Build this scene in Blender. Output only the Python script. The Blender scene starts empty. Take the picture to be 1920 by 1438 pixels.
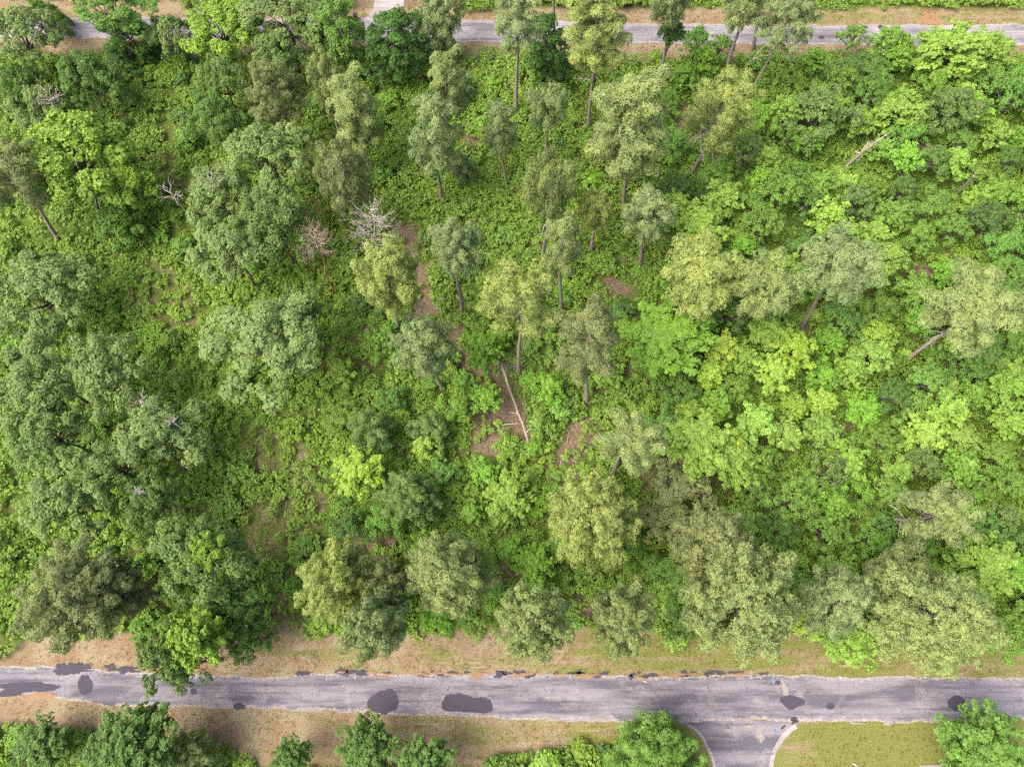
import bpy, math, random
import numpy as np
from mathutils import Vector, Matrix

# ------------------------------------------------------------------ camera, world, sun, exposure
scene = bpy.context.scene
C = scene.collection
H = 100.0                     # drone height above the ground, m
FPX = 1333.0                  # focal length in pixels of the 1920 px wide photograph
TILT = math.radians(19.1)     # camera looks this far ahead of straight down
cam_d = bpy.data.cameras.new('camera')
cam_d.sensor_width = 36.0
cam_d.lens = 36.0 * FPX / 1920.0
cam_d.clip_end = 3000.0
cam = bpy.data.objects.new('camera', cam_d); C.objects.link(cam)
cam.location = (0, 0, H); cam.rotation_euler = (TILT, 0, 0)
scene.camera = cam

SUN_EL, SUN_AZ = math.radians(56), math.radians(250)   # azimuth clockwise from +Y
sun_d = bpy.data.lights.new('sun', 'SUN')
sun_d.energy = 1.2; sun_d.angle = math.radians(50); sun_d.color = (1.0, 0.955, 0.87)
sun = bpy.data.objects.new('sun', sun_d); C.objects.link(sun)
sdir = Vector((math.sin(SUN_AZ) * math.cos(SUN_EL), math.cos(SUN_AZ) * math.cos(SUN_EL), math.sin(SUN_EL)))
sun.rotation_euler = sdir.to_track_quat('Z', 'Y').to_euler()
sun.location = sdir * 200

world = bpy.data.worlds.new('World'); scene.world = world
world.use_nodes = True
wn = world.node_tree
bg = wn.nodes['Background']
sky = wn.nodes.new('ShaderNodeTexSky'); sky.sky_type = 'NISHITA'; sky.sun_disc = False
sky.sun_elevation = SUN_EL; sky.sun_rotation = SUN_AZ
sky.air_density = 0.7; sky.dust_density = 7.0; sky.ozone_density = 0.4
wn.links.new(sky.outputs[0], bg.inputs[0]); bg.inputs[1].default_value = 0.15

scene.view_settings.view_transform = 'Standard'
scene.view_settings.look = 'None'
scene.view_settings.gamma = 1.0
scene.view_settings.exposure = 1.42
scene.render.engine = 'CYCLES'
cy = scene.cycles
cy.max_bounces = 8; cy.diffuse_bounces = 6; cy.glossy_bounces = 1; cy.transmission_bounces = 6
cy.use_denoising = False
cy.use_adaptive_sampling = False
cy.sample_clamp_indirect = 4.0

rng = np.random.default_rng(7)
random.seed(7)

# ------------------------------------------------------------------ pixels and places
CT, ST = math.cos(TILT), math.sin(TILT)
def ray(px, py):
    u = (px - 960) / FPX; v = (719 - py) / FPX
    return np.array([u, v * CT + ST, v * ST - CT])
def ground(px, py, z=0.0):
    d = ray(px, py); t = (H - z) / -d[2]
    return np.array([d[0] * t, d[1] * t, z])
def to_px(x, y, z=0.0):
    x = np.asarray(x, float); y = np.asarray(y, float)
    dz = z - H
    cy_ = y * CT + dz * ST; cz = -y * ST + dz * CT
    return 960 + FPX * x / -cz, 719 - FPX * cy_ / -cz
def depth(p):
    return -(-p[1] * ST + (p[2] - H) * CT)

_tab = np.random.default_rng(3).random((256, 256))
def vnoise(x, y, s=1.0, o=0):
    x = np.asarray(x, float) / s + 37.1 * o + 1000; y = np.asarray(y, float) / s + 91.7 * o + 1000
    xi = np.floor(x).astype(int); yi = np.floor(y).astype(int)
    fx = x - xi; fy = y - yi
    fx = fx * fx * (3 - 2 * fx); fy = fy * fy * (3 - 2 * fy)
    a = _tab[xi % 256, yi % 256]; b = _tab[(xi + 1) % 256, yi % 256]
    c = _tab[xi % 256, (yi + 1) % 256]; d = _tab[(xi + 1) % 256, (yi + 1) % 256]
    return (a * (1 - fx) + b * fx) * (1 - fy) + (c * (1 - fx) + d * fx) * fy
def fbm(x, y, s, o=0, n=3):
    v = 0; w = 0
    for i in range(n):
        k = 0.55 ** i; v = v + k * vnoise(x, y, s / 2 ** i, o + i); w += k
    return v / w
def in_poly(x, y, poly):
    x = np.asarray(x, float); y = np.asarray(y, float)
    r = np.zeros(x.shape, bool); n = len(poly)
    for i in range(n):
        x0, y0 = poly[i]; x1, y1 = poly[(i + 1) % n]
        if y0 == y1: continue
        c = ((y0 > y) != (y1 > y)) & (x < (x1 - x0) * (y - y0) / (y1 - y0) + x0)
        r ^= c
    return r
def smooth(a, b, x):
    t = np.clip((x - a) / (b - a), 0, 1); return t * t * (3 - 2 * t)

# ------------------------------------------------------------------ materials
def lin(c, k=0.52):
    return tuple((((v / 255) / 12.92) if v / 255 <= 0.04045 else ((v / 255 + 0.055) / 1.055) ** 2.4) * k for v in c)
class NT:
    def __init__(s, name):
        s.m = bpy.data.materials.new(name); s.m.use_nodes = True
        s.t = s.m.node_tree; s.b = s.t.nodes['Principled BSDF']; s.out = s.t.nodes['Material Output']
    def n(s, typ, **k):
        nd = s.t.nodes.new(typ)
        for a, v in k.items(): setattr(nd, a, v)
        return nd
    def l(s, a, b): s.t.links.new(a, b)
    def val(s, sock, v):
        if hasattr(v, 'is_output') or isinstance(v, bpy.types.NodeSocket): s.l(v, sock)
        else: sock.default_value = v
    def math(s, op, a, b=0.0, clamp=False):
        n = s.n('ShaderNodeMath', operation=op, use_clamp=clamp)
        s.val(n.inputs[0], a); s.val(n.inputs[1], b); return n.outputs[0]
    def mix(s, f, a, b, typ='MIX'):
        n = s.n('ShaderNodeMix', data_type='RGBA', blend_type=typ)
        s.val(n.inputs[0], f)
        s.val(n.inputs[6], (*a, 1) if isinstance(a, tuple) and len(a) == 3 else a)
        s.val(n.inputs[7], (*b, 1) if isinstance(b, tuple) and len(b) == 3 else b)
        return n.outputs[2]
    def noise(s, scale, vec=None, detail=4, rough=0.55, dist=0.0):
        n = s.n('ShaderNodeTexNoise'); n.inputs['Scale'].default_value = scale
        n.inputs['Detail'].default_value = detail; n.inputs['Roughness'].default_value = rough
        n.inputs['Distortion'].default_value = dist
        if vec is not None: s.l(vec, n.inputs['Vector'])
        return n.outputs[0]
    def ramp(s, f, a, b, lo=0.0, hi=1.0):
        n = s.n('ShaderNodeMapRange'); n.clamp = True
        s.val(n.inputs[0], f); n.inputs[1].default_value = a; n.inputs[2].default_value = b
        n.inputs[3].default_value = lo; n.inputs[4].default_value = hi; return n.outputs[0]
    def attr(s, name): return s.n('ShaderNodeAttribute', attribute_name=name).outputs['Fac']
    def coord(s, scale=(1, 1, 1), kind='Object'):
        c = s.n('ShaderNodeTexCoord'); m = s.n('ShaderNodeMapping')
        m.inputs['Scale'].default_value = scale; s.l(c.outputs[kind], m.inputs[0]); return m.outputs[0]
    def bump(s, h, strength=0.5, dist=0.05):
        b = s.n('ShaderNodeBump'); b.inputs['Strength'].default_value = strength; b.inputs['Distance'].default_value = dist
        s.l(h, b.inputs['Height']); s.l(b.outputs[0], s.b.inputs['Normal'])
    def base(s, c, rough=0.85, spec=0.2):
        s.val(s.b.inputs['Base Color'], c); s.b.inputs['Roughness'].default_value = rough
        s.b.inputs['Specular IOR Level'].default_value = spec
        return s.m

def leaf_material(name, trans=0.3, rough=0.6, warm=(1.16, 1.05, 0.72)):
    t = NT(name)
    col = t.n('ShaderNodeObjectInfo').outputs['Color']
    tone = t.attr('tone')
    isl = t.n('ShaderNodeNewGeometry').outputs['Random Per Island']
    f = t.math('ADD', t.math('MULTIPLY', tone, 0.75), t.math('MULTIPLY', isl, 0.25))
    w = t.mix(1.0, col, warm, 'MULTIPLY')
    c = t.mix(t.math('ADD', t.math('MULTIPLY', f, 0.9), t.attr('warm'), True), col, w)
    vm = t.n('ShaderNodeVectorMath', operation='SCALE'); t.l(c, vm.inputs[0])
    t.l(t.math('ADD', t.math('MULTIPLY', f, 0.6), 0.68), vm.inputs['Scale'])
    c = vm.outputs[0]
    t.base(c, rough, 0.25)
    tr = t.n('ShaderNodeBsdfTranslucent'); tc = t.mix(1.0, c, (1.15, 1.15, 0.55), 'MULTIPLY'); t.l(tc, tr.inputs[0])
    mx = t.n('ShaderNodeMixShader'); mx.inputs[0].default_value = trans
    t.l(t.b.outputs[0], mx.inputs[1]); t.l(tr.outputs[0], mx.inputs[2]); t.l(mx.outputs[0], t.out.inputs['Surface'])
    return t.m
M = {}
M['needles'] = leaf_material('pine_needles', 0.25, 0.55, (1.16, 1.06, 0.75))
M['leaves'] = leaf_material('broad_leaves', 0.32, 0.5)

def bark_material(name, c1, c2):
    t = NT(name); v = t.coord((1, 1, 0.25))
    n1 = t.noise(9, v, 5, 0.65); n2 = t.noise(1.2, v, 2)
    c = t.mix(t.ramp(n1, 0.35, 0.65), lin(c1), lin(c2))
    c = t.mix(t.ramp(n2, 0.4, 0.75, 0, 0.35), c, lin((150, 146, 120)))
    t.bump(n1, 0.8, 0.05); return t.base(c, 0.95, 0.1)
M['bark'] = bark_material('pine_bark', (150, 134, 126), (214, 200, 190))
M['oak_bark'] = bark_material('oak_bark', (104, 94, 88), (160, 150, 142))
M['dead_wood'] = bark_material('dead_wood', (206, 190, 182), (250, 240, 232))
M['red_bark'] = bark_material('peeling_red_bark', (176, 118, 90), (212, 160, 130))
M['twig_wood'] = bark_material('pinkish_twigs', (170, 144, 132), (214, 190, 176))
M['log_wood'] = bark_material('bare_log_wood', (178, 158, 140), (216, 202, 184))
M['fresh_wood'] = bark_material('fresh_broken_wood', (226, 180, 116), (240, 205, 150))

def ground_material():
    t = NT('forest_floor'); v = t.coord()
    n_f = t.noise(2.2, v, 8, 0.75); n_m = t.noise(0.35, v, 5, 0.6); n_l = t.noise(0.06, v, 4)
    litter = t.mix(t.ramp(n_f, 0.35, 0.65), lin((106, 92, 74)), lin((176, 156, 130)))
    litter = t.mix(t.ramp(n_m, 0.45, 0.7, 0, 0.7), litter, lin((140, 116, 92)))
    herb = t.mix(t.ramp(n_f, 0.38, 0.62), lin((74, 100, 40)), lin((128, 150, 66)))
    floor = t.mix(t.ramp(t.math('ADD', n_m, t.attr('herb')), 0.55, 0.95), litter, herb)
    # mown verge: straw and yellow-green in stripes along the road
    vs = t.coord((0.22, 1.6, 1)); s1 = t.noise(0.55, vs, 5, 0.6, 0.4)
    fine = t.noise(7, v, 6, 0.8)
    straw = t.mix(t.ramp(fine, 0.35, 0.65), lin((150, 134, 104)), lin((204, 188, 156)))
    rust = t.mix(t.ramp(fine, 0.35, 0.65), lin((142, 118, 90)), lin((186, 160, 128)))
    grn = t.mix(t.ramp(fine, 0.35, 0.65), lin((112, 120, 58)), lin((166, 168, 98)))
    g1 = t.ramp(t.math('ADD', s1, t.math('MULTIPLY', t.attr('mow'), 0.45)), 0.5, 0.72)
    verge = t.mix(t.ramp(n_m, 0.4, 0.62), straw, rust)
    verge = t.mix(g1, verge, grn)
    vp = t.coord((0.12, 2.4, 1)); pale = t.ramp(t.noise(0.6, vp, 4, 0.65), 0.62, 0.7)
    verge = t.mix(t.math('MULTIPLY', pale, t.attr('pale')), verge, lin((214, 192, 168)))
    c = t.mix(t.attr('verge'), floor, verge)
    t.bump(fine, 0.6, 0.12)
    return t.base(c, 1.0, 0.05)
M['ground'] = ground_material()

def asphalt_material(name, dark, light, sand=True, conc=(174, 168, 172)):
    t = NT(name); v = t.coord(); vs = t.coord((0.16, 1.0, 1))
    a = t.noise(0.55, vs, 5, 0.62, 0.3); b = t.noise(0.3, v, 5, 0.6, 0.5); f = t.noise(9, v, 4, 0.8); ff = t.noise(3, v, 3, 0.6)
    c = t.mix(t.ramp(a, 0.4, 0.56), lin(dark), lin(light))
    c = t.mix(t.ramp(b, 0.52, 0.7, 0, 0.8), c, lin(conc))
    c = t.mix(t.ramp(t.noise(0.5, t.coord((0.3, 1.2, 1), 'Object'), 6, 0.7), 0.58, 0.66, 0, 0.6), c, lin((104, 102, 114)))
    c = t.mix(t.ramp(f, 0.3, 0.7, 0, 1), t.mix(0.25, c, (0, 0, 0)), t.mix(0.1, c, (1, 1, 1)))
    vst = t.coord((0.05, 1.7, 1)); c = t.mix(t.ramp(t.noise(0.9, vst, 6, 0.75), 0.5, 0.66, 0, 0.75), c, lin((88, 87, 100)))
    c = t.mix(t.ramp(t.noise(1.4, vst, 5, 0.7), 0.6, 0.72, 0, 0.55), c, lin((206, 198, 200)))
    c = t.mix(t.ramp(t.noise(2.2, v, 6, 0.8), 0.58, 0.7, 0, 0.5), c, lin((100, 98, 108)))
    vo = t.n('ShaderNodeTexVoronoi', feature='DISTANCE_TO_EDGE'); vo.inputs['Scale'].default_value = 0.8
    dv = t.n('ShaderNodeVectorMath', operation='ADD'); nz = t.n('ShaderNodeTexNoise'); nz.inputs['Scale'].default_value = 1.5
    t.l(v, nz.inputs['Vector']); t.l(v, dv.inputs[0]); t.l(nz.outputs[1], dv.inputs[1]); t.l(dv.outputs[0], vo.inputs['Vector'])
    crack = t.math('MULTIPLY', t.ramp(vo.outputs['Distance'], 0.0, 0.03, 1, 0), t.ramp(b, 0.46, 0.56, 0.0, 0.8))
    c = t.mix(crack, c, lin((84, 78, 84)))
    if sand:
        e = t.math('ADD', t.attr('edge'), t.math('MULTIPLY', t.math('SUBTRACT', t.noise(1.1, v, 6, 0.7), 0.5), 1.8))
        c = t.mix(t.ramp(e, 0.05, 0.18, 1, 0), c, t.mix(t.ramp(f, 0.3, 0.7), lin((160, 128, 98)), lin((206, 184, 162))))
        e2 = t.math('ADD', t.attr('edge'), t.math('MULTIPLY', t.math('SUBTRACT', t.noise(0.6, v, 5, 0.7), 0.5), 2.5))
        c = t.mix(t.math('MULTIPLY', t.ramp(e2, 0.1, 0.5, 0.8, 0), t.ramp(ff, 0.4, 0.6)), c, lin((206, 200, 200)))
    t.bump(f, 0.4, 0.02)
    return t.base(c, 0.9, 0.2)
M['road'] = asphalt_material('worn_asphalt', (88, 87, 102), (156, 150, 160))
M['far_road'] = asphalt_material('bleached_asphalt', (128, 125, 134), (182, 176, 178), True, (202, 196, 194))
M['concrete'] = asphalt_material('pale_concrete', (176, 168, 170), (208, 200, 198), False, (220, 212, 208))
def flat_noise(name, c1, c2, scale=6, rough=0.9, spec=0.2):
    t = NT(name); n = t.noise(scale, t.coord(), 6, 0.7)
    t.bump(n, 0.3, 0.02)
    return t.base(t.mix(t.ramp(n, 0.35, 0.65), lin(c1), lin(c2)), rough, spec)
M['tar'] = flat_noise('dark_tar_patch', (80, 78, 90), (98, 95, 106))
M['sand'] = flat_noise('orange_sand', (160, 124, 92), (190, 156, 122))
M['kerb'] = flat_noise('kerb_concrete', (160, 152, 148), (192, 184, 178))
M['blue_paint'] = flat_noise('blue_marking_paint', (116, 150, 196), (160, 184, 216), 20)
M['white'] = flat_noise('white_plastic', (225, 228, 226), (240, 240, 238), 20, 0.6)
M['bin'] = flat_noise('black_bin_plastic', (34, 38, 44), (50, 54, 60), 4, 0.5, 0.4)
M['dark_hole'] = flat_noise('dark_drain_debris', (60, 54, 54), (104, 92, 86), 4)

# ------------------------------------------------------------------ mesh builders
def unit(v):
    return v / (np.linalg.norm(v, axis=-1, keepdims=True) + 1e-9)
class Leaves:
    """Collects four-cornered leaves or needles; every leaf is a small island of its own."""
    def __init__(s): s.v = []; s.t = []; s.w = []
    def rosettes(s, P, N, k, L, W, e0, e1, tone, r, warm=None, jit=0.25):
        n = len(P)
        if n == 0: return
        N = unit(N); a = np.where(np.abs(N[:, 2:3]) < 0.9, np.array([[0, 0, 1.0]]), np.array([[1.0, 0, 0]]))
        U = unit(np.cross(N, a)); V = np.cross(N, U)
        ph = r.random((n, 1)) * 6.283 + np.arange(k)[None] * 6.283 / k + r.normal(0, 0.3, (n, k))
        rad = np.cos(ph)[..., None] * U[:, None] + np.sin(ph)[..., None] * V[:, None]
        e = np.radians(r.uniform(e0, e1, (n, k)))[..., None]
        T = unit(np.cos(e) * rad + np.sin(e) * N[:, None] + r.normal(0, jit * 0.4, (n, k, 3)))
        S = unit(np.cross(N[:, None] + r.normal(0, jit, (n, k, 3)), T))
        l = (L * r.uniform(0.65, 1.3, (n, 1)) * r.uniform(0.75, 1.2, (n, k)))[..., None]; w = W * l / L * 0.5
        B = P[:, None] + r.normal(0, L * 0.12, (n, k, 3))
        q = np.stack([B, B + T * l * 0.5 + S * w, B + T * l, B + T * l * 0.5 - S * w], 2)
        s.v.append(q.reshape(-1, 4, 3))
        s.t.append(np.repeat(np.clip(tone, 0, 1), k)); s.w.append(np.repeat(np.zeros(n) if warm is None else warm, k))
    def domes(s, cen, ax, rad, m, r, k=4, L=0.17, W=0.1, e0=0, e1=45, tone=None, warm=None, up=0.45, spread=1.75, sq=1.0, shell=0.72, jit=0.22):
        n = len(cen)
        if tone is None: tone = r.random(n)
        cen = np.repeat(cen, m, 0); A = unit(np.repeat(ax, m, 0)); R = np.repeat(np.broadcast_to(rad, (n,)), m)
        th = np.arccos(1 - r.random(n * m) * (1 - math.cos(spread))); ph = r.random(n * m) * 6.283
        a = np.where(np.abs(A[:, 2:3]) < 0.9, np.array([[0, 0, 1.0]]), np.array([[1.0, 0, 0]]))
        U = unit(np.cross(A, a)); V = np.cross(A, U)
        D = np.cos(th)[:, None] * A + np.sin(th)[:, None] * (np.cos(ph)[:, None] * U + np.sin(ph)[:, None] * V)
        P = cen + D * (R * r.uniform(shell, 1.06, n * m))[:, None] * np.array([1, 1, sq])
        N = unit(D + np.array([0, 0, up]))
        t = np.repeat(tone, m) * 0.7 + r.random(n * m) * 0.3
        s.rosettes(P, N, k, L, W, e0, e1, t, r, None if warm is None else np.repeat(warm, m), jit)
    def mesh(s, name, mat):
        v = np.concatenate(s.v).astype(np.float32); n = len(v)
        me = bpy.data.meshes.new(name)
        me.vertices.add(n * 4); me.vertices.foreach_set('co', v.reshape(-1))
        me.loops.add(n * 4); me.loops.foreach_set('vertex_index', np.arange(n * 4, dtype=np.int32))
        me.polygons.add(n); me.polygons.foreach_set('loop_start', np.arange(0, n * 4, 4, dtype=np.int32))
        try: me.polygons.foreach_set('loop_total', np.full(n, 4, dtype=np.int32))
        except Exception: pass
        for nm, arr in (('tone', s.t), ('warm', s.w)):
            a = me.attributes.new(nm, 'FLOAT', 'POINT')
            a.data.foreach_set('value', np.repeat(np.concatenate(arr), 4).astype(np.float32))
        me.update(calc_edges=True); me.materials.append(mat); return me
class Tubes:
    def __init__(s): s.v = []; s.f = []; s.n = 0
    def add(s, pts, rad, k=6, level=False):
        pts = np.asarray(pts, float); m = len(pts); rad = np.broadcast_to(rad, (m,))
        d = unit(np.gradient(pts, axis=0))
        a = np.array([0.0, 0, 1]) if abs(d[:, 2]).mean() < 0.8 else np.array([1.0, 0, 0])
        U = unit(np.cross(d, a)); V = np.cross(d, U)
        if level: U = np.tile([1.0, 0, 0], (m, 1)); V = np.tile([0, 1.0, 0], (m, 1))
        ph = np.arange(k) * 6.28318 / k
        ring = pts[:, None] + rad[:, None, None] * (np.cos(ph)[None, :, None] * U[:, None] + np.sin(ph)[None, :, None] * V[:, None])
        s.v.append(ring.reshape(-1, 3))
        o = s.n
        for i in range(m - 1):
            for j in range(k):
                j2 = (j + 1) % k
                s.f.append((o + i * k + j, o + i * k + j2, o + (i + 1) * k + j2, o + (i + 1) * k + j))
        s.f.append(tuple(o + j for j in range(k))[::-1]); s.f.append(tuple(o + (m - 1) * k + j for j in range(k)))
        s.n += m * k
    def mesh(s, name, mat):
        me = bpy.data.meshes.new(name)
        me.from_pydata(np.concatenate(s.v).tolist(), [], s.f); me.update(); me.materials.append(mat)
        me.polygons.foreach_set('use_smooth', [True] * len(me.polygons)); return me
def curve(a, b, n=5, bend=0.0, r=None, wob=0.0):
    a = np.asarray(a, float); b = np.asarray(b, float); t = np.linspace(0, 1, n)[:, None]
    p = a + (b - a) * t; p[:, 2] += bend * np.sin(t[:, 0] * math.pi)
    if r is not None and wob: p[1:-1] += r.normal(0, wob, (n - 2, 3))
    return p

# ------------------------------------------------------------------ tree prototypes (mesh data only)
UPV = np.array([0, 0, 1.0])
def pine_crown(seed, R, L, nb, profile, clump=0.85, tufts=58, gap=0.0, rise=0.28, needle=0.27, per=3):
    """Crown whose apex is the origin; returns (needle mesh, branch mesh)."""
    r = np.random.default_rng(seed); lv = Leaves(); tb = Tubes()
    cen = []; ax = []; rad = []; ton = []
    tb.add(curve((0, 0, -L), (0, 0, -0.3), 5, 0, r, 0.08), np.linspace(0.13, 0.03, 5), 6)
    g = r.random() * 6
    for i in range(nb):
        s = ((i + 0.5) / nb) ** 0.85
        if gap and vnoise(i * 1.0, seed, 2.2, 3) < gap: continue
        az = g + i * 2.39996 + r.normal(0, 0.3)
        ln = R * profile(s) * r.uniform(0.72, 1.12)
        z0 = -L * s - 0.2
        dv = np.array([math.cos(az), math.sin(az), 0])
        tip = dv * ln + UPV * (z0 + ln * rise * r.uniform(0.5, 1.4) * (1.2 - s))
        tb.add(curve((0, 0, z0), tip, 5, -0.1 * ln, r, 0.05), np.linspace(0.06, 0.015, 5), 4)
        side = np.array([-dv[1], dv[0], 0]); bt = r.random()
        m = max(2, int(round(per * ln / R + 1)))
        for j in range(m):
            f = 1.0 - j / m * 0.62 * r.uniform(0.8, 1.1)
            base = np.array([0, 0, z0]) * (1 - f) + tip * f
            off = side * r.uniform(-1, 1) * ln * 0.30 * (1.25 - f) + UPV * r.uniform(-0.15, 0.55)
            c = base + off
            tb.add(curve(base * 0.5 + (np.array([0, 0, z0]) * (1 - f * 0.8) + tip * f * 0.8) * 0.5, c, 3), np.linspace(0.025, 0.01, 3), 3)
            cen.append(c); ax.append(UPV + dv * 0.55 + r.normal(0, 0.2, 3)); rad.append(clump * r.uniform(0.6, 1.2)); ton.append(np.clip(0.2 + 0.6 * bt + r.normal(0, 0.15), 0, 1))
    for j in range(9):
        a_ = j * 2.4; q_ = 0.13 * j ** 0.5 * R
        cen.append(np.array([math.cos(a_) * q_, math.sin(a_) * q_, -0.35 - 0.03 * j * L * 0.3])); ax.append(UPV); rad.append(clump * 0.8); ton.append(0.8)
    lv.domes(np.array(cen), np.array(ax), np.array(rad), tufts, r, k=7, L=needle, W=0.075, e0=-8, e1=38,
             tone=np.array(ton), up=0.1, spread=1.5, shell=0.93, jit=0.14)
    return lv.mesh('crown', M['needles']), tb.mesh('branches', M['bark'])

def lobed_crown(seed, R, L, lobes, sub=9, per=44, leaf=0.18, lr=0.30, sr=0.62, top_only=True, k=4, column=False, mat='leaves', open_=0.0, flat=0.8):
    """Broadleaf crown, apex at the origin: limbs, lobes and leafy sprays."""
    r = np.random.default_rng(seed); lv = Leaves(); tb = Tubes()
    cen = []; ax = []; rad = []; ton = []
    root = np.array([0, 0, -L * 0.98]); fork = np.array([0, 0, -L * 0.72])
    tb.add(curve(root, fork, 4), np.linspace(0.26, 0.22, 4), 7)
    for i in range(lobes):
        u = (i + 0.5) / lobes; az = i * 2.39996 + r.normal(0, 0.25)
        if column:
            z = -L * (0.06 + 0.9 * u); q = R * (0.55 + 0.45 * r.random()) * min(1, 0.35 + 3 * u)
        else:
            th = math.acos(1 - u * 1.12) if top_only else math.acos(1 - 2 * u)
            th += r.normal(0, 0.1); q = math.sin(th) * R * r.uniform(0.68, 0.95)
            z = -L * 0.5 + math.cos(th) * L * 0.42 * r.uniform(0.8, 1.05)
            if i < 3: q *= 0.55
            if i % 7 == 3: q *= 0.45; z -= L * 0.05
        c = np.array([math.cos(az) * q, math.sin(az) * q, z])
        rr = R * lr * r.uniform(0.75, 1.2)
        p = curve(fork if not column else (0, 0, z - 0.5), c, 6, 0.0, r, R * 0.03); p[1:-1, 2] -= 0.04 * L
        tb.add(p, np.linspace(0.12, 0.03, 6), 5)
        bt = r.random(); out = unit(c - np.array([0, 0, -L * 0.6]))
        for j in range(sub):
            if open_ and r.random() < open_: continue
            d = unit(r.normal(0, 1, 3) + out * 0.5 + UPV * 0.8)
            sc = c + d * rr * r.uniform(0.5, 1.05) * np.array([1, 1, flat])
            tb.add(curve(c, sc, 3), np.linspace(0.035, 0.012, 3), 3)
            cen.append(sc); ax.append(d + UPV * 0.4); rad.append(sr * r.uniform(0.65, 1.2)); ton.append(np.clip(0.15 + bt * 0.45 + r.random() * 0.4, 0, 1))
    lv.domes(np.array(cen), np.array(ax), np.array(rad), per, r, k=k, L=leaf, W=leaf * 0.85, e0=-15, e1=35,
             tone=np.array(ton), up=0.5, spread=1.7)
    return lv.mesh('crown', M[mat]), tb.mesh('branches', M['oak_bark'])

def whorl_crown(seed, R, L, nb, leaf=0.21, per=8, clusters=6, k=6, conic=0.5, rise=0.55):
    """Young broadleaf tree seen star-shaped from above: rising twigs ending in leaf whorls."""
    r = np.random.default_rng(seed); lv = Leaves(); tb = Tubes()
    tb.add(curve((0, 0, -L), (0, 0, -0.1), 5, 0, r, 0.05), np.linspace(0.07, 0.015, 5), 5)
    cen = []; ax = []; rad = []; ton = []
    for i in range(nb):
        s = (i + 0.5) / nb; az = i * 2.39996 + r.normal(0, 0.25)
        ln = R * min(1, (0.22 + conic * 1.3 * s + 0.25 * math.sin(s * 3.14))) * r.uniform(0.75, 1.15)
        dv = np.array([math.cos(az), math.sin(az), 0]); z0 = -L * (0.05 + 0.8 * s)
        tip = dv * ln + UPV * (z0 + ln * rise * r.uniform(0.7, 1.2))
        tb.add(curve((0, 0, z0 - 0.2), tip, 5, -0.06 * ln, r, 0.03), np.linspace(0.03, 0.008, 5), 4)
        side = np.array([-dv[1], dv[0], 0]); bt = r.random()
        for j in range(clusters):
            f = 1 - 0.72 * j / clusters
            c = np.array([0, 0, z0]) * (1 - f) + tip * f + side * (r.uniform(-1, 1) * 0.32 * ln * (1.3 - f)) + UPV * r.uniform(-0.1, 0.2)
            cen.append(c); ax.append(UPV + dv * 0.4 * f); rad.append(0.37 * r.uniform(0.7, 1.25)); ton.append(np.clip(0.2 + 0.45 * bt + 0.3 * r.random(), 0, 1))
    for j in range(4):
        cen.append(np.array([r.normal(0, .2), r.normal(0, .2), -0.25 * j])); ax.append(UPV); rad.append(0.35); ton.append(0.9)
    lv.domes(np.array(cen), np.array(ax), np.array(rad), per, r, k=k, L=leaf, W=leaf * 0.85, e0=-20, e1=30,
             tone=np.array(ton), up=0.9, spread=1.6)
    return lv.mesh('crown', M['leaves']), tb.mesh('trunk', M['oak_bark'])

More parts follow.
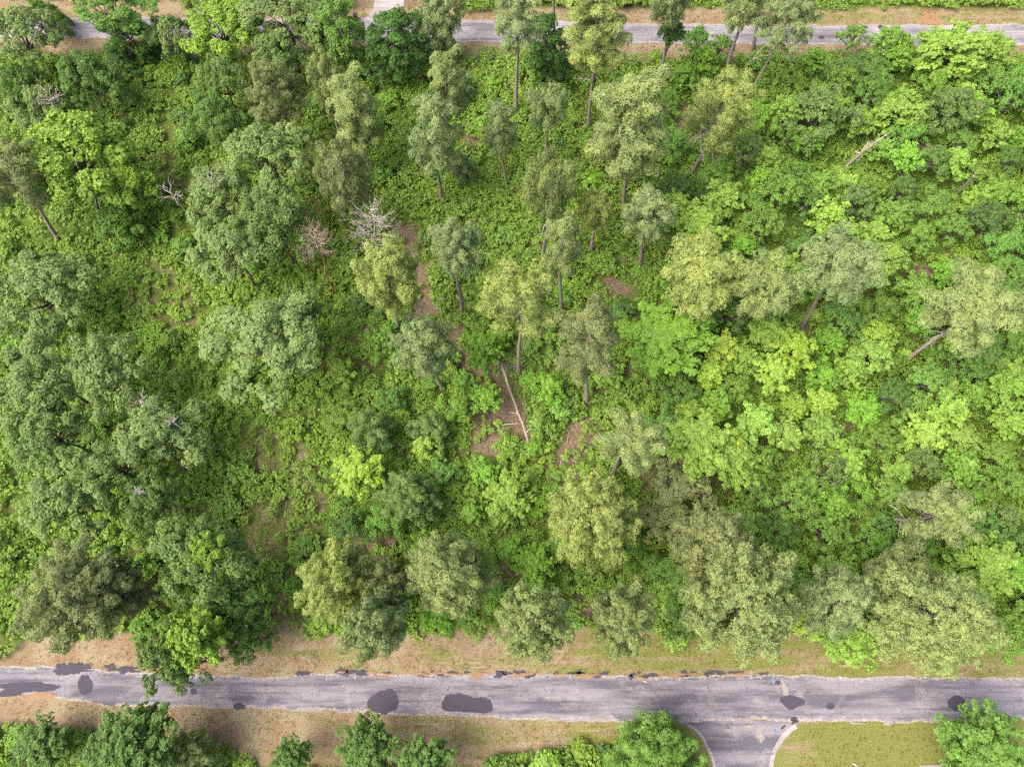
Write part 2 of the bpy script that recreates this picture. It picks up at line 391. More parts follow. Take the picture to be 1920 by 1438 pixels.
prof_round = lambda s: min(1.0, 0.30 + 1.9 * s) * (1.0 - 0.35 * max(0, s - 0.6) / 0.4)
prof_full = lambda s: min(1.0, 0.32 + 1.5 * s)
prof_col = lambda s: 0.55 + 0.45 * abs(math.sin(s * 9 + 0.6)) if s > 0.08 else 0.5
prof_flat = lambda s: 0.62 + 0.38 * math.sin(s * 3.14)
PR = {   # name: (crown mesh, branches mesh, R, L)
 'pine_round':  (*pine_crown(11, 4.2, 7.0, 46, prof_round), 4.2, 7.0),
 'pine_round_b':(*pine_crown(12, 4.2, 8.0, 38, prof_round, 0.85, 56, 0.12), 4.2, 8.0),
 'pine_round_c':(*pine_crown(71, 4.2, 7.5, 42, prof_flat, 0.75, 50, 0.2, 0.35), 4.2, 7.5),
 'pine_tall_c':(*pine_crown(72, 3.2, 12.0, 42, lambda s: 0.35 + 0.65 * abs(math.sin(s * 7 + 2)), 0.7, 48, 0.25), 3.2, 12.0),
 'pine_open_b':(*pine_crown(73, 4.6, 8.0, 46, prof_round, 0.55, 34, 0.2, 0.15, 0.27, 6), 4.6, 8.0),
 'pine_full_c':(*pine_crown(74, 5.0, 8.5, 84, prof_round, 0.64, 36, 0.06, 0.28, 0.25, 5), 5.0, 8.5),
 'pine_tall':   (*pine_crown(13, 3.2, 12.0, 46, prof_col, 0.85, 54, 0.2), 3.2, 12.0),
 'pine_tall_b': (*pine_crown(14, 3.2, 11.0, 38, prof_col, 0.75, 48, 0.28), 3.2, 11.0),
 'pine_flat':   (*pine_crown(15, 4.6, 4.5, 28, prof_flat, 0.95, 60, 0.1, 0.15), 4.6, 4.5),
 'pine_full':   (*pine_crown(16, 5.0, 9.0, 96, prof_full, 0.62, 34, 0.0, 0.26, 0.25, 5), 5.0, 9.0),
 'pine_full_b': (*pine_crown(17, 5.0, 9.5, 84, prof_full, 0.68, 36, 0.08, 0.3, 0.26, 5), 5.0, 9.5),
 'pine_open':   (*pine_crown(18, 4.6, 9.0, 52, prof_full, 0.62, 38, 0.14, 0.1, 0.27, 5), 4.6, 9.0),
 'oak_a': (*lobed_crown(21, 5.0, 8.0, 22), 5.0, 8.0),
 'oak_b': (*lobed_crown(22, 5.0, 9.0, 26, 9, 42, 0.17, 0.27), 5.0, 9.0),
 'oak_c': (*lobed_crown(23, 5.0, 7.0, 18, 10, 46, 0.17, 0.34, 0.7, open_=0.15), 5.0, 7.0),
 'oak_d': (*lobed_crown(24, 4.0, 7.0, 16, 10, 40, 0.19, 0.33, 0.62), 4.0, 7.0),
 'spray': (*lobed_crown(25, 4.0, 7.0, 22, 9, 30, 0.21, 0.3, 0.6, flat=0.4), 4.0, 7.0),
 'vine_col': (*lobed_crown(26, 2.6, 11.0, 28, 9, 32, 0.17, 0.36, 0.55, column=True), 2.6, 11.0),
 'lacy': (*lobed_crown(27, 4.5, 8.0, 22, 9, 36, 0.18, 0.3, 0.6, open_=0.15), 4.5, 8.0),
 'fine_a': (*lobed_crown(31, 2.7, 4.5, 12, 8, 32, 0.14, 0.36, 0.46), 2.7, 4.5),
 'fine_b': (*lobed_crown(32, 2.7, 5.0, 14, 8, 32, 0.13, 0.34, 0.42), 2.7, 5.0),
 'fine_c': (*lobed_crown(33, 2.7, 4.0, 10, 9, 32, 0.15, 0.4, 0.5, flat=0.5), 2.7, 4.0),
 'whorl_a': (*whorl_crown(41, 2.6, 5.0, 30), 2.6, 5.0),
 'whorl_b': (*whorl_crown(42, 2.6, 4.5, 26, 0.25, 7, 6, 6, 0.6, 0.4), 2.6, 4.5),
 'whorl_c': (*whorl_crown(43, 2.6, 5.5, 34, 0.19, 9, 6, 6, 0.55, 0.65), 2.6, 5.5),
 'whorl_d': (*whorl_crown(44, 2.6, 4.5, 26, 0.23, 8, 6, 5, 0.7, 0.5), 2.6, 4.5),
  'whorl_fine': (*whorl_crown(46, 4.0, 7.5, 64, 0.17, 15, 8, 5, 0.75, 0.5), 4.0, 7.5),
 'whorl_big': (*whorl_crown(45, 4.0, 7.0, 54, 0.24, 9, 9, 6, 0.7, 0.55), 4.0, 7.0),
}
def shrub_mesh(seed, R, Ht, n, leaf, per, k=5):
    r = np.random.default_rng(seed); lv = Leaves(); tb = Tubes()
    cen = []; ax = []; ton = []
    for i in range(n):
        az = i * 2.4 + r.normal(0, .2); q = R * math.sqrt((i + .5) / n) * 0.85; z = Ht * (1 - 0.55 * (q / R) ** 2) * r.uniform(0.7, 1.05) - 0.25
        c = np.array([math.cos(az) * q, math.sin(az) * q, max(0.2, z)])
        tb.add(curve((0, 0, 0), c, 4, 0.1), np.linspace(0.03, 0.01, 4), 4)
        cen.append(c); ax.append(unit(c + UPV)); ton.append(r.random())
    lv.domes(np.array(cen), np.array(ax), R * 0.3, per, r, k=k, L=leaf, W=leaf * 0.85, e0=-15, e1=35, tone=np.array(ton), up=0.8, spread=1.6)
    return lv.mesh('foliage', M['leaves']), tb.mesh('stems', M['oak_bark'])
SH = [shrub_mesh(51, 1.3, 1.5, 15, 0.19, 17), shrub_mesh(52, 1.3, 1.9, 17, 0.16, 20), shrub_mesh(53, 1.3, 1.2, 12, 0.24, 13), shrub_mesh(54, 1.3, 2.4, 16, 0.2, 16)]

def trunk_mesh(seed, bend, mat, k=10):
    r = np.random.default_rng(seed); t = np.linspace(0, 1, 12)
    p = np.stack([bend * np.sin(t * 3.1 + seed) - bend * math.sin(seed), bend * 0.7 * np.sin(t * 4 + 2 * seed) - bend * .7 * math.sin(2 * seed), t], 1)
    p[:, :2] *= (np.sin(t * math.pi))[:, None]
    rad = 1.0 * (1 - 0.62 * t); rad[0] = 1.35
    tb = Tubes(); tb.add(p, rad, k, True); return tb.mesh('trunk', mat)
TR = [trunk_mesh(1, 1.0, M['bark']), trunk_mesh(2, 1.6, M['bark']), trunk_mesh(3, 0.6, M['bark'])]
TRO = [trunk_mesh(4, 1.2, M['oak_bark']), trunk_mesh(5, 1.8, M['oak_bark'])]
def dead_limbs(seed, n, ln):
    r = np.random.default_rng(seed); tb = Tubes()
    for i in range(n):
        az = r.random() * 6.28; z = -r.random() * 6; l = ln * r.uniform(0.35, 1.1)
        d = np.array([math.cos(az), math.sin(az), 0.0])
        e = d * l + UPV * (z - l * r.uniform(-0.1, 0.5)); s0 = np.array([0, 0, z])
        p = curve(s0, e, 7, 0.18 * l, r, 0.05 * l); tb.add(p, np.linspace(0.09, 0.025, 7), 4)
        for j in range(3):
            q = p[3 + j]; tb.add(curve(q, q + unit(d + r.normal(0, .7, 3)) * l * 0.4, 4, 0, r, 0.04), np.linspace(0.04, 0.015, 4), 3)
    return tb.mesh('dead_branches', M['dead_wood'])
DL = [dead_limbs(61, 9, 3.6), dead_limbs(62, 6, 2.8)]

# ------------------------------------------------------------------ objects
def part(name, me, parent, col=None):
    o = bpy.data.objects.new(name, me); C.objects.link(o); o.parent = parent
    if col: o.color = (*col, 1)
    return o
def tag(o, label, cat, group=None, kind=None):
    if label: o['label'] = label
    if cat: o['category'] = cat
    if group: o['group'] = group
    if kind: o['kind'] = kind
    return o
def obj(name, me, **k):
    o = bpy.data.objects.new(name, me); C.objects.link(o); return o

KCOL = 0.80
COL = {k: lin(v, KCOL) for k, v in {
 'olive': (142, 162, 106), 'olive_y': (151, 170, 100), 'olive_g': (138, 160, 112), 'olive_dull': (130, 145, 98),
 'grey': (130, 156, 98), 'grey_d': (116, 146, 86), 'dark': (98, 136, 70), 'deep': (80, 120, 58), 'fresh': (134, 170, 72),
 'mid': (124, 166, 76), 'green': (112, 156, 74), 'lime': (140, 178, 84), 'yellow': (154, 188, 78), 'under': (128, 164, 74), 'vine': (122, 170, 68)}.items()}
SPOTS = []    # (x, y, short reference, R) of hand-placed trees, landmarks for the labels below
OCC = []
LINES = []   # lower trunks of the pines in photo pixels, kept clear of young trees in front
def tree(kind, proto, apex, rpx, col, label, ref, base=None, h=None, cat='tree', group=None, Lm=None, girth=0.2, dead=None, seed=0, leafy_trunk=False):
    d = ray(*apex)
    if base is not None:
        B = ground(*base); dxy = d[:2]
        t = float(np.dot(B[:2], dxy) / np.dot(dxy, dxy))          # point of the ray nearest to the vertical over the base
        T = np.array([d[0] * t, d[1] * t, H + d[2] * t])
        if T[2] < 2: T[2] = 2
    else:
        t = (H - h) / -d[2]; T = np.array([d[0] * t, d[1] * t, h]); B = np.array([T[0], T[1], 0.0])
    alt = {'pine_round_b': 'pine_round_c', 'pine_tall': 'pine_tall_c', 'pine_open': 'pine_open_b', 'pine_full_b': 'pine_full_c'}
    if proto in alt and (int(apex[0]) * 7 + int(apex[1]) * 3) % 5 < 2: proto = alt[proto]
    ax = T - B; ln = float(np.linalg.norm(ax))
    cr, br, R0, L0 = PR[proto]
    R = rpx * depth(T) / FPX; L = Lm if Lm else L0 * R / R0
    L = min(L, ln * 0.97)
    root = bpy.data.objects.new(kind, None); C.objects.link(root)
    root.location = B.tolist(); root.rotation_mode = 'QUATERNION'
    root.rotation_quaternion = Vector(ax).to_track_quat('Z', 'Y')
    root.empty_display_size = 0.5
    tag(root, label, cat, group)
    rs = np.random.default_rng(int(abs(apex[0] * 7 + apex[1] * 13)) + seed)
    az = rs.random() * 6.28
    jit = tuple(np.array(COL[col]) * rs.uniform(0.94, 1.06))
    is_pine = proto.startswith('pine')
    whorl = proto.startswith('whorl')
    c = part('crown', cr, root, jit); c.location = (0, 0, ln); q1, q2 = rs.uniform(0.88, 1.14, 2); c.scale = (R / R0 * q1, R / R0 * q2, L / L0); c.rotation_euler.z = az
    if not whorl:
        b = part('branches', br, root); b.location = c.location; b.scale = c.scale; b.rotation_euler.z = az
        tl = ln - L * (0.35 if is_pine else 0.95)
        if is_pine: tl = ln - L * 0.3
        tr = part('trunk', (TR if is_pine else TRO)[int(rs.integers(0, 2))], root)
        tr.scale = (girth, girth, max(tl, 1.0))
    else:
        b = part('trunk', br, root); b.location = c.location; b.scale = (R / R0, R / R0, max(L / L0, ln / L0)); b.rotation_euler.z = az
    if dead is not None:
        dl = part('dead_branches', DL[dead], root); dl.location = (0, 0, ln - L * 0.9); dl.rotation_euler.z = az
    if is_pine and base is not None: LINES.append((base, (base[0] * .4 + apex[0] * .6, base[1] * .4 + apex[1] * .6)))
    if ref: SPOTS.append((float(T[0]), float(T[1]), ref, R, apex))
    OCC.append((float(T[0]), float(T[1]), R, float(T[2])))
    return root

PG = 'tall pines standing over the wood'
def pine(proto, apex, rpx, col, label, ref, **k):
    k.setdefault('girth', 0.33)
    return tree('pine_tree', proto, apex, rpx, col, label, ref, cat='pine tree', group=PG, **k)
def broad(proto, apex, rpx, col, label, ref, **k):
    k.setdefault('girth', 0.26); k.setdefault('group', 'large broadleaf trees of the wood')
    return tree('broadleaf_tree', proto, apex, rpx, col, label, ref, cat='tree', **k)

# ------------------------------------------------------------------ setting: outlines in photo pixels laid on the ground
def ipol(tab):
    xs = [a for a, _ in tab]; ys = [b for _, b in tab]
    return lambda x: np.interp(x, xs, ys)
near_top = ipol([(-400, 1236), (0, 1246), (110, 1250), (260, 1262), (480, 1267), (640, 1262), (960, 1264), (1200, 1268), (1440, 1263), (1600, 1268), (1920, 1269), (2300, 1272)])
near_bot = ipol([(-400, 1290), (0, 1298), (110, 1308), (210, 1324), (340, 1326), (480, 1327), (700, 1336), (960, 1347), (1100, 1352), (1260, 1353), (1500, 1351), (1700, 1354), (1920, 1350), (2300, 1352)])
far_top = ipol([(-300, 30), (0, 32), (200, 34), (500, 34), (860, 37), (1150, 43), (1440, 49), (1920, 46), (2200, 46)])
far_bot = ipol([(-300, 68), (0, 70), (200, 74), (500, 76), (860, 79), (1150, 82), (1440, 83), (1700, 87), (1920, 88), (2200, 90)])
wood_top = ipol([(-300, 98), (0, 98), (500, 104), (860, 102), (1000, 106), (1200, 112), (1440, 106), (1700, 112), (1920, 112), (2300, 114)])
wood_bot = ipol([(-400, 1250), (-40, 1250), (15, 1222), (60, 1197), (230, 1192), (500, 1190), (640, 1195), (780, 1187), (930, 1184), (1080, 1172), (1250, 1195), (1450, 1190), (1700, 1205), (1850, 1215), (2300, 1215)])
low_edge = ipol([(-400, 1355), (0, 1362), (90, 1368), (330, 1378), (420, 1395), (500, 1440), (900, 1448), (945, 1412), (1100, 1400), (1150, 1392), (1300, 1400), (1330, 1470), (2300, 1480)])

BARE = [[(926, 688), (958, 688), (1004, 828), (984, 842)], [(885, 690), (930, 680), (965, 735), (985, 800), (945, 856), (880, 850), (872, 780)],
 [(1055, 800), (1110, 780), (1140, 815), (1095, 850), (1080, 900), (1050, 935), (1030, 905), (1048, 850)],
 [(1160, 672), (1212, 668), (1205, 702), (1165, 705)], [(815, 590), (850, 610), (875, 650), (900, 700), (880, 710), (840, 660)],
 [(740, 410), (790, 415), (800, 480), (815, 590), (790, 590), (770, 500)], [(1110, 505), (1170, 520), (1170, 560), (1120, 560)],
 [(850, 258), (905, 262), (895, 285), (852, 284)], [(1200, 870), (1260, 860), (1270, 940), (1195, 955)], [(1240, 165), (1290, 190), (1300, 235), (1262, 225)],
 [(1690, 238), (1765, 268), (1760, 298), (1700, 270)], [(650, 1005), (745, 1015), (740, 1070), (660, 1050)], [(500, 1120), (560, 1120), (560, 1190), (500, 1190)],
 [(1075, 1110), (1120, 1110), (1130, 1170), (1080, 1170)], [(1280, 1000), (1320, 990), (1300, 1040), (1270, 1040)], [(1030, 680), (1070, 685), (1068, 725), (1035, 720)],
 [(1500, 600), (1540, 620), (1500, 650)], [(850, 1060), (980, 1070), (980, 1100), (860, 1090)], [(1715, 490), (1745, 490), (1740, 560), (1712, 560)],
 [(1420, 620), (1480, 600), (1500, 640), (1440, 650)], [(470, 980), (520, 985), (500, 1060), (465, 1050)], [(1600, 240), (1640, 245), (1640, 275), (1600, 270)],
 [(1560, 800), (1600, 800), (1600, 850), (1560, 850)], [(1030, 930), (1050, 930), (1048, 985), (1028, 985)]]
THIN = [[(470, 810), (570, 830), (600, 900), (590, 980), (530, 1060), (470, 1070), (490, 950)], [(290, 230), (340, 240), (330, 360), (290, 330)],
 [(240, 470), (330, 480), (380, 560), (340, 640), (260, 600)], [(1190, 860), (1340, 850), (1360, 960), (1200, 960)],
 [(840, 100), (960, 110), (950, 170), (850, 160)], [(560, 660), (700, 620), (720, 680), (600, 720)]]
def ground_rows(px, py):
    """Cover of the undergrowth, 0..1, for ground points given as photo pixels."""
    X = (px - 960) / 4.0; n = 14 * (fbm(px, py * 2, 40, 5) - 0.5) * 2
    inw = (py > wood_top(px) + n * 0.35) & (py < wood_bot(px) + n)
    low = py > low_edge(px) + n * 1.6
    top = (py < np.where(px > 960, 19, np.where(px > 340, 22, 4)) + n * 0.3) & ~((px > 660) & (px < 860))
    d = np.where(inw | low | top, 1.0, 0.0)
    jx = px + 34 * (fbm(px, py, 26, 8) - 0.5) * 2; jy = py + 26 * (fbm(px, py, 26, 9) - 0.5) * 2
    for p in BARE: d = np.where(in_poly(jx, jy, p), d * 0.24, d)
    for p in THIN: d = np.where(in_poly(jx, jy, p), d * 0.62, d)
    return d

xs = np.concatenate([-np.geomspace(420, 112, 14), np.arange(-110, 110.1, 0.5), np.geomspace(112, 420, 14)])
ys = np.concatenate([-np.geomspace(300, 27, 14), np.arange(-25, 135.1, 0.5), np.geomspace(137, 600, 16)])
GX, GY = np.meshgrid(xs, ys); px, py = to_px(GX, GY)
pyc = np.clip(py, -3000, 3000)
n1 = 16 * (fbm(GX, GY, 5, 21) - 0.5)
verge = smooth(-3, 5, np.minimum(py - (wood_top(px) - 4000 * 0) , 1e9) * -1 + 6 + n1 * 0.4) * smooth(-4, 2, py - np.where(px > 960, 16, np.where(px > 340, 18, -60)))
vn = smooth(-8, 8, py - wood_bot(px) + n1 + 4) * (1 - smooth(-8, 8, py - low_edge(px) - n1))
verge = np.clip(verge + vn, 0, 1)
behind = (GY < 200) & (GY > -200)
verge = np.where(behind, verge, 0)
cover = ground_rows(px, py)
herb = np.where(cover > 0.7, 0.45, np.where(px < 660, 0.16, 0.02))
for p in THIN: herb = np.where(in_poly(px, py, p), 0.3, herb)
mow = 0.36 * smooth(1500, 1560, px) * smooth(1340, 1350, py) + 0.25 * smooth(1040, 1100, px) * smooth(1180, 1200, py) + 0.15 * (py < 60) * (px > 1440) + 0.12 * smooth(560, 900, px) * (py > 1180)
mow = mow - 0.25 * (px < 480) * (py > 1150) - 0.3 * ((py < 120) & (py > 60)) - 0.4 * ((py < 40) & (px > 1150) & (px < 1440)) - 0.4 * (px < 340) * (py < 60)
pale = (smooth(500, 700, px) * smooth(1180, 1200, py)) * (1 - smooth(1440, 1500, px) * smooth(1335, 1345, py))
GZ = np.where(cover > 0.5, 0.10 * fbm(GX, GY, 6, 2), 0.0) * (np.abs(GX) < 110) - 0.02
me = bpy.data.meshes.new('ground'); nx, ny = len(xs), len(ys)
me.vertices.add(nx * ny); me.vertices.foreach_set('co', np.stack([GX, GY, GZ], -1).astype(np.float32).reshape(-1))
ii, jj = np.meshgrid(np.arange(nx - 1), np.arange(ny - 1)); a = (jj * nx + ii).reshape(-1)
q = np.stack([a, a + 1, a + nx + 1, a + nx], 1).astype(np.int32)
me.loops.add(q.size); me.loops.foreach_set('vertex_index', q.reshape(-1))
me.polygons.add(len(q)); me.polygons.foreach_set('loop_start', np.arange(0, q.size, 4, dtype=np.int32))
for nm, arr in (('verge', verge), ('herb', herb), ('mow', mow), ('pale', pale)):
    at = me.attributes.new(nm, 'FLOAT', 'POINT'); at.data.foreach_set('value', arr.astype(np.float32).reshape(-1))
me.update(calc_edges=True); me.materials.append(M['ground'])
tag(obj('ground', me), 'forest floor of pine straw with mown straw-coloured verges', None, kind='structure')

def ribbon(name, top, bot, x0, x1, z, mat, amp=0.35, step=5, seed=0, rows=14):
    pxs = np.arange(x0, x1 + 1, step); V = []; E = []
    for x in pxs:
        a = ground(x, float(top(x))); b = ground(x, float(bot(x)))
        na = (fbm(a[0], a[1], 2.4, 30 + seed, 4) - 0.5) * 2 * amp; nb = (fbm(b[0], b[1], 2.0, 40 + seed, 4) - 0.5) * 2 * amp
        a[1] += na; b[1] += nb; w = abs(a[1] - b[1])
        for i in range(rows + 1):
            t = i / rows; p = a * (1 - t) + b * t; p[2] = z; V.append(p); E.append(min(t, 1 - t) * w)
    k = rows + 1; n = len(pxs)
    F = [(i * k + j, i * k + j + 1, (i + 1) * k + j + 1, (i + 1) * k + j) for i in range(n - 1) for j in range(rows)]
    me = bpy.data.meshes.new(name); me.from_pydata([tuple(v) for v in V], [], F)
    at = me.attributes.new('edge', 'FLOAT', 'POINT'); at.data.foreach_set('value', np.array(E, np.float32))
    me.update(); me.materials.append(mat); return obj(name, me)
road = tag(ribbon('road', near_top, near_bot, -360, 2280, 0.022, M['road']), 'worn patched asphalt road across the foreground', None, kind='structure')
far = tag(ribbon('far_road', far_top, far_bot, -260, 2180, 0.022, M['far_road'], 0.5, 6, 3), 'bleached asphalt road along the far edge of the wood', None, kind='structure')

def sheet(name, pts, z, mat, parent=None, edge=None):
    me = bpy.data.meshes.new(name); v = [(*ground(*p)[:2], z) for p in pts]
    c = np.mean(np.array(v), 0); n = len(v)
    me.from_pydata([tuple(c)] + v, [], [(0, i + 1, (i + 1) % n + 1) for i in range(n)])
    at = me.attributes.new('edge', 'FLOAT', 'POINT'); at.data.foreach_set('value', np.array([3.0] + [0.0 if edge is None else edge] * n, np.float32))
    me.update(); me.materials.append(mat); o = obj(name, me); o.parent = parent; return o
def arc(pts, n=8):
    """Catmull-Rom through the points."""
    P = np.array(pts, float); out = []
    for i in range(len(P) - 1):
        p0 = P[max(i - 1, 0)]; p1 = P[i]; p2 = P[i + 1]; p3 = P[min(i + 2, len(P) - 1)]
        for t in np.linspace(0, 1, n, endpoint=False):
            out.append(0.5 * ((2 * p1) + (-p0 + p2) * t + (2 * p0 - 5 * p1 + 4 * p2 - p3) * t * t + (-p0 + 3 * p1 - 3 * p2 + p3) * t ** 3))
    out.append(P[-1]); return np.array(out)
left = arc([(1255, 1350), (1290, 1358), (1312, 1374), (1326, 1396), (1338, 1425), (1346, 1470), (1350, 1560)])
right = arc([(1520, 1350), (1492, 1358), (1470, 1374), (1455, 1396), (1446, 1420), (1440, 1470), (1436, 1560)])
V = []; F = []; E = []
for i in range(len(left)):
    a = ground(*left[i]); b = ground(*right[i])
    for j in range(13):
        t = j / 12; p = a * (1 - t) + b * t; V.append((p[0], p[1], 0.018)); E.append(min(t, 1 - t) * 6 + 0.6)
for i in range(len(left) - 1):
    for j in range(12): F.append((i * 13 + j, i * 13 + j + 1, (i + 1) * 13 + j + 1, (i + 1) * 13 + j))
me = bpy.data.meshes.new('side_road'); me.from_pydata(V, [], F)
at = me.attributes.new('edge', 'FLOAT', 'POINT'); at.data.foreach_set('value', np.array(E, np.float32)); me.update()
me.materials.append(M['road']); tag(obj('side_road', me), 'side road joining the foreground road with worn pale concrete', None, kind='structure')
def kerb(name, line, w0, w1, label, out):
    n = len(line); V = []; F = []
    P = np.array([ground(*p) for p in line])[:, :2]; d = unit(np.gradient(P, axis=0)); nn = np.stack([-d[:, 1], d[:, 0]], 1) * out
    for i in range(n):
        w = w0 + (w1 - w0) * i / n; w *= 0.85 + 0.35 * vnoise(P[i, 0], P[i, 1], 0.7, 4)
        for s, z in ((-0.1, 0.01), (-0.1, 0.045), (w, 0.055), (w + 0.03, 0.0)): V.append((*(P[i] + nn[i] * s), z))
    for i in range(n - 1):
        for j in range(3): F.append((i * 4 + j, i * 4 + j + 1, i * 4 + j + 5, i * 4 + j + 4))
    me = bpy.data.meshes.new(name); me.from_pydata(V, [], F); me.update(); me.materials.append(M['concrete'])
    return tag(obj(name, me), label, None, kind='structure')
kerb('gutter', left[4:], 0.15, 0.3, 'pale concrete gutter left of the side road', -1)
kerb('gutter', right[8:], 0.5, 0.35, 'broad pale concrete gutter right of the side road', 1)
driveway = tag(sheet('driveway', [(672, 37), (690, 30), (700, 18), (706, -30), (760, -30), (757, 18), (760, 30), (775, 40)], 0.03, M['concrete']), 'pale concrete driveway beyond the far road', None, kind='structure')
tag(sheet('driveway', [(350, 33), (372, 4), (378, -30), (420, -30), (410, 4), (400, 33)], 0.03, M['concrete']), 'second pale driveway beyond the far road at left', None, kind='structure')
tag(sheet('path', [(1722, 46), (1728, 30), (1730, 10), (1726, -20), (1742, -20), (1748, 14), (1755, 28), (1770, 46)], 0.006, M['sand']), 'sandy footpath entering the scrub beyond the far road', None, kind='structure')
tag(sheet('slab', [(1724, 1434), (1780, 1432), (1800, 1470), (1716, 1470)], 0.05, M['kerb']), 'corner of pale concrete at the bottom of the mown grass', None, kind='structure')

def blob(name, cx, cy_, w, h, mat, parent, z=0.030, seed=0, n=44, am=0.16, rot=0.0):
    P = []
    for i in range(n):
        t = i / n * 6.28318; k = 1 + am * (fbm(math.cos(t) * 3, math.sin(t) * 3, 1.2, seed + 60, 3) - 0.5) * 4
        x = math.cos(t) * w * k; y = math.sin(t) * h * k
        P.append((cx + x * math.cos(rot) - y * math.sin(rot), cy_ + x * math.sin(rot) + y * math.cos(rot)))
    return sheet(name, P, z, mat, parent)
big = arc([(688, 1320), (692, 1311), (705, 1299), (722, 1292), (733, 1290), (740, 1296), (746, 1308), (748, 1318), (742, 1330), (728, 1335), (722, 1340), (712, 1336), (698, 1334), (690, 1327), (688, 1320)], 4)
twin = arc([(828, 1326), (830, 1312), (838, 1303), (852, 1300), (862, 1299), (880, 1304), (891, 1308), (905, 1306), (916, 1310), (923, 1318), (924, 1329), (915, 1336), (898, 1336), (870, 1334), (848, 1333), (834, 1331), (828, 1326)], 4)
def rough(P, a, s):
    P = np.array(P); return [tuple(p + a * (np.array([vnoise(p[0], p[1], 3, s), vnoise(p[0], p[1], 3, s + 1)]) - 0.5)) for p in P]
tag(sheet('patch', rough(big, 3, 1), 0.030, M['tar'], road), 'large dark dome-shaped tar patch', None)
tag(sheet('patch', rough(twin, 3, 3), 0.030, M['tar'], road), 'twin-lobed dark tar patch', None)
sheet('patch', rough(arc([(1462, 1314), (1464, 1306), (1480, 1303), (1498, 1307), (1509, 1312), (1508, 1320), (1496, 1325), (1483, 1331), (1470, 1323), (1462, 1314)], 4), 1.5, 5), 0.030, M['tar'], road)
for i, (x, y, w, h, am) in enumerate([(1557, 1323, 8, 6.5, .08), (1793, 1318, 18, 14, .1), (160, 1284, 14, 19, .1), (363, 1296, 6.5, 6, .04), (448, 1323, 11, 6.5, .2), (1458, 1279, 6, 4, .1),
        (118, 1254, 16, 11, .35), (142, 1256, 24, 9, .45), (150, 1247, 28, 5, .6), (210, 1251, 14, 6, .5), (240, 1255, 22, 7, .5), (562, 1262, 9, 4, .3), (575, 1262, 6, 4, .3),
        (50, 1288, 58, 10, .2), (20, 1300, 30, 5, .3)]):
    blob('patch', x, y, w, h, M['tar'], road, 0.030 + 0.0005 * (i % 5), i, am=am)
r_ = np.random.default_rng(5)
for i in range(46):
    x = r_.uniform(640, 1440); dens = 0.6 if x < 980 else 1.0
    if 690 < x < 770 and False: continue
    y = float(near_top(x)) + r_.uniform(-7, 1.5)
    blob('patch', x, y, r_.uniform(3, 13), r_.uniform(2, 5.5), M['tar'], road, 0.034 + 0.0006 * (i % 9), 100 + i, 26, 0.5)
for i in range(34):
    x = r_.uniform(640, 1440); y = float(near_top(x)) + r_.uniform(-3, 7)
    blob('sand_spill', x, y, r_.uniform(4, 18), r_.uniform(1.2, 3.2), M['sand'] if r_.random() < .7 else M['kerb'], road, 0.042 + 0.0006 * (i % 9), 200 + i, 26, 0.6)
for i in range(30):
    x = r_.uniform(930, 1270) if i < 18 else r_.choice([r_.uniform(0, 120), r_.uniform(560, 720), r_.uniform(1560, 1800)]); y = float(near_bot(x)) + r_.uniform(-5, 3)
    blob('sand_spill', x, y, r_.uniform(6, 20), r_.uniform(1.0, 3.0), M['kerb'], road, 0.042 + 0.0006 * (i % 9), 300 + i, 26, 0.6)
blob('sand_spill', 80, 1303, 26, 6, M['sand'], road, 0.05, 401, 30, 0.3)
blob('sand_spill', 1474, 1300, 5, 26, M['kerb'], road, 0.026, 402, 40, 0.3, -0.25)
for i, (x, y, w, h) in enumerate([(1620, 52, 8, 3), (1651, 51, 5.5, 4), (1676, 51, 4, 1.6), (1820, 48, 3.5, 1.6), (1540, 71, 6, 3), (1597, 68, 7, 3), (1690, 82, 8, 3), (1860, 82, 8, 3)]):
    blob('patch', x, y, w, h, M['tar'], far, 0.032, 500 + i, 24, 0.15)
for x, y, w, h, s in [(1424, 1372, 6, 13, 1), (1404, 1362, 12, 3, 2), (1428, 1382, 5, 8, 3)]:
    tag(blob('worn_concrete', x, y, w, h, M['kerb'], road, 0.027 + s * 0.0008, 600 + s, 36, 0.4), None, None)
# painted utility arrows and drain
def stroke(name, pts, w, mat, z, parent=None):
    V = []; F = []
    P = np.array([ground(*p)[:2] for p in pts]); d = unit(np.gradient(P, axis=0)); n = np.stack([-d[:, 1], d[:, 0]], 1)
    for i in range(len(P)): V += [(*(P[i] + n[i] * w), z), (*(P[i] - n[i] * w), z)]
    F = [(2 * i, 2 * i + 1, 2 * i + 3, 2 * i + 2) for i in range(len(P) - 1)]
    me = bpy.data.meshes.new(name); me.from_pydata(V, [], F); me.update(); me.materials.append(mat); return me, V, F
def arrow(x, y, ln, label, up):
    V = []; F = []
    tip = (x + 2, y + ln) if not up else (x, y - 1)
    for pts in ([(x, y), (x + 2, y + ln)], [(tip[0] - 4, tip[1] - (6 if not up else -5)), tip], [(tip[0] + 3.5, tip[1] - (6 if not up else -5)), tip]):
        _, v, f = stroke('tmp', pts, 0.055, M['blue_paint'], 0.05 + 0.001 * len(F), None)
        o = len(V); V += v; F += [tuple(i + o for i in q_) for q_ in f]
    me = bpy.data.meshes.new('painted_arrow'); me.from_pydata(V, [], F); me.update(); me.materials.append(M['blue_paint'])
    o = obj('painted_arrow', me); o.parent = road; tag(o, label, None)
arrow(1448, 1262, 19, 'blue painted arrow at the upper road edge', False)
arrow(1456, 1362, 17, 'blue painted arrow on the side road', True)
blob('drain_debris', 1489, 1350, 7, 6, M['dark_hole'], road, 0.056, 701, 30, 0.5)
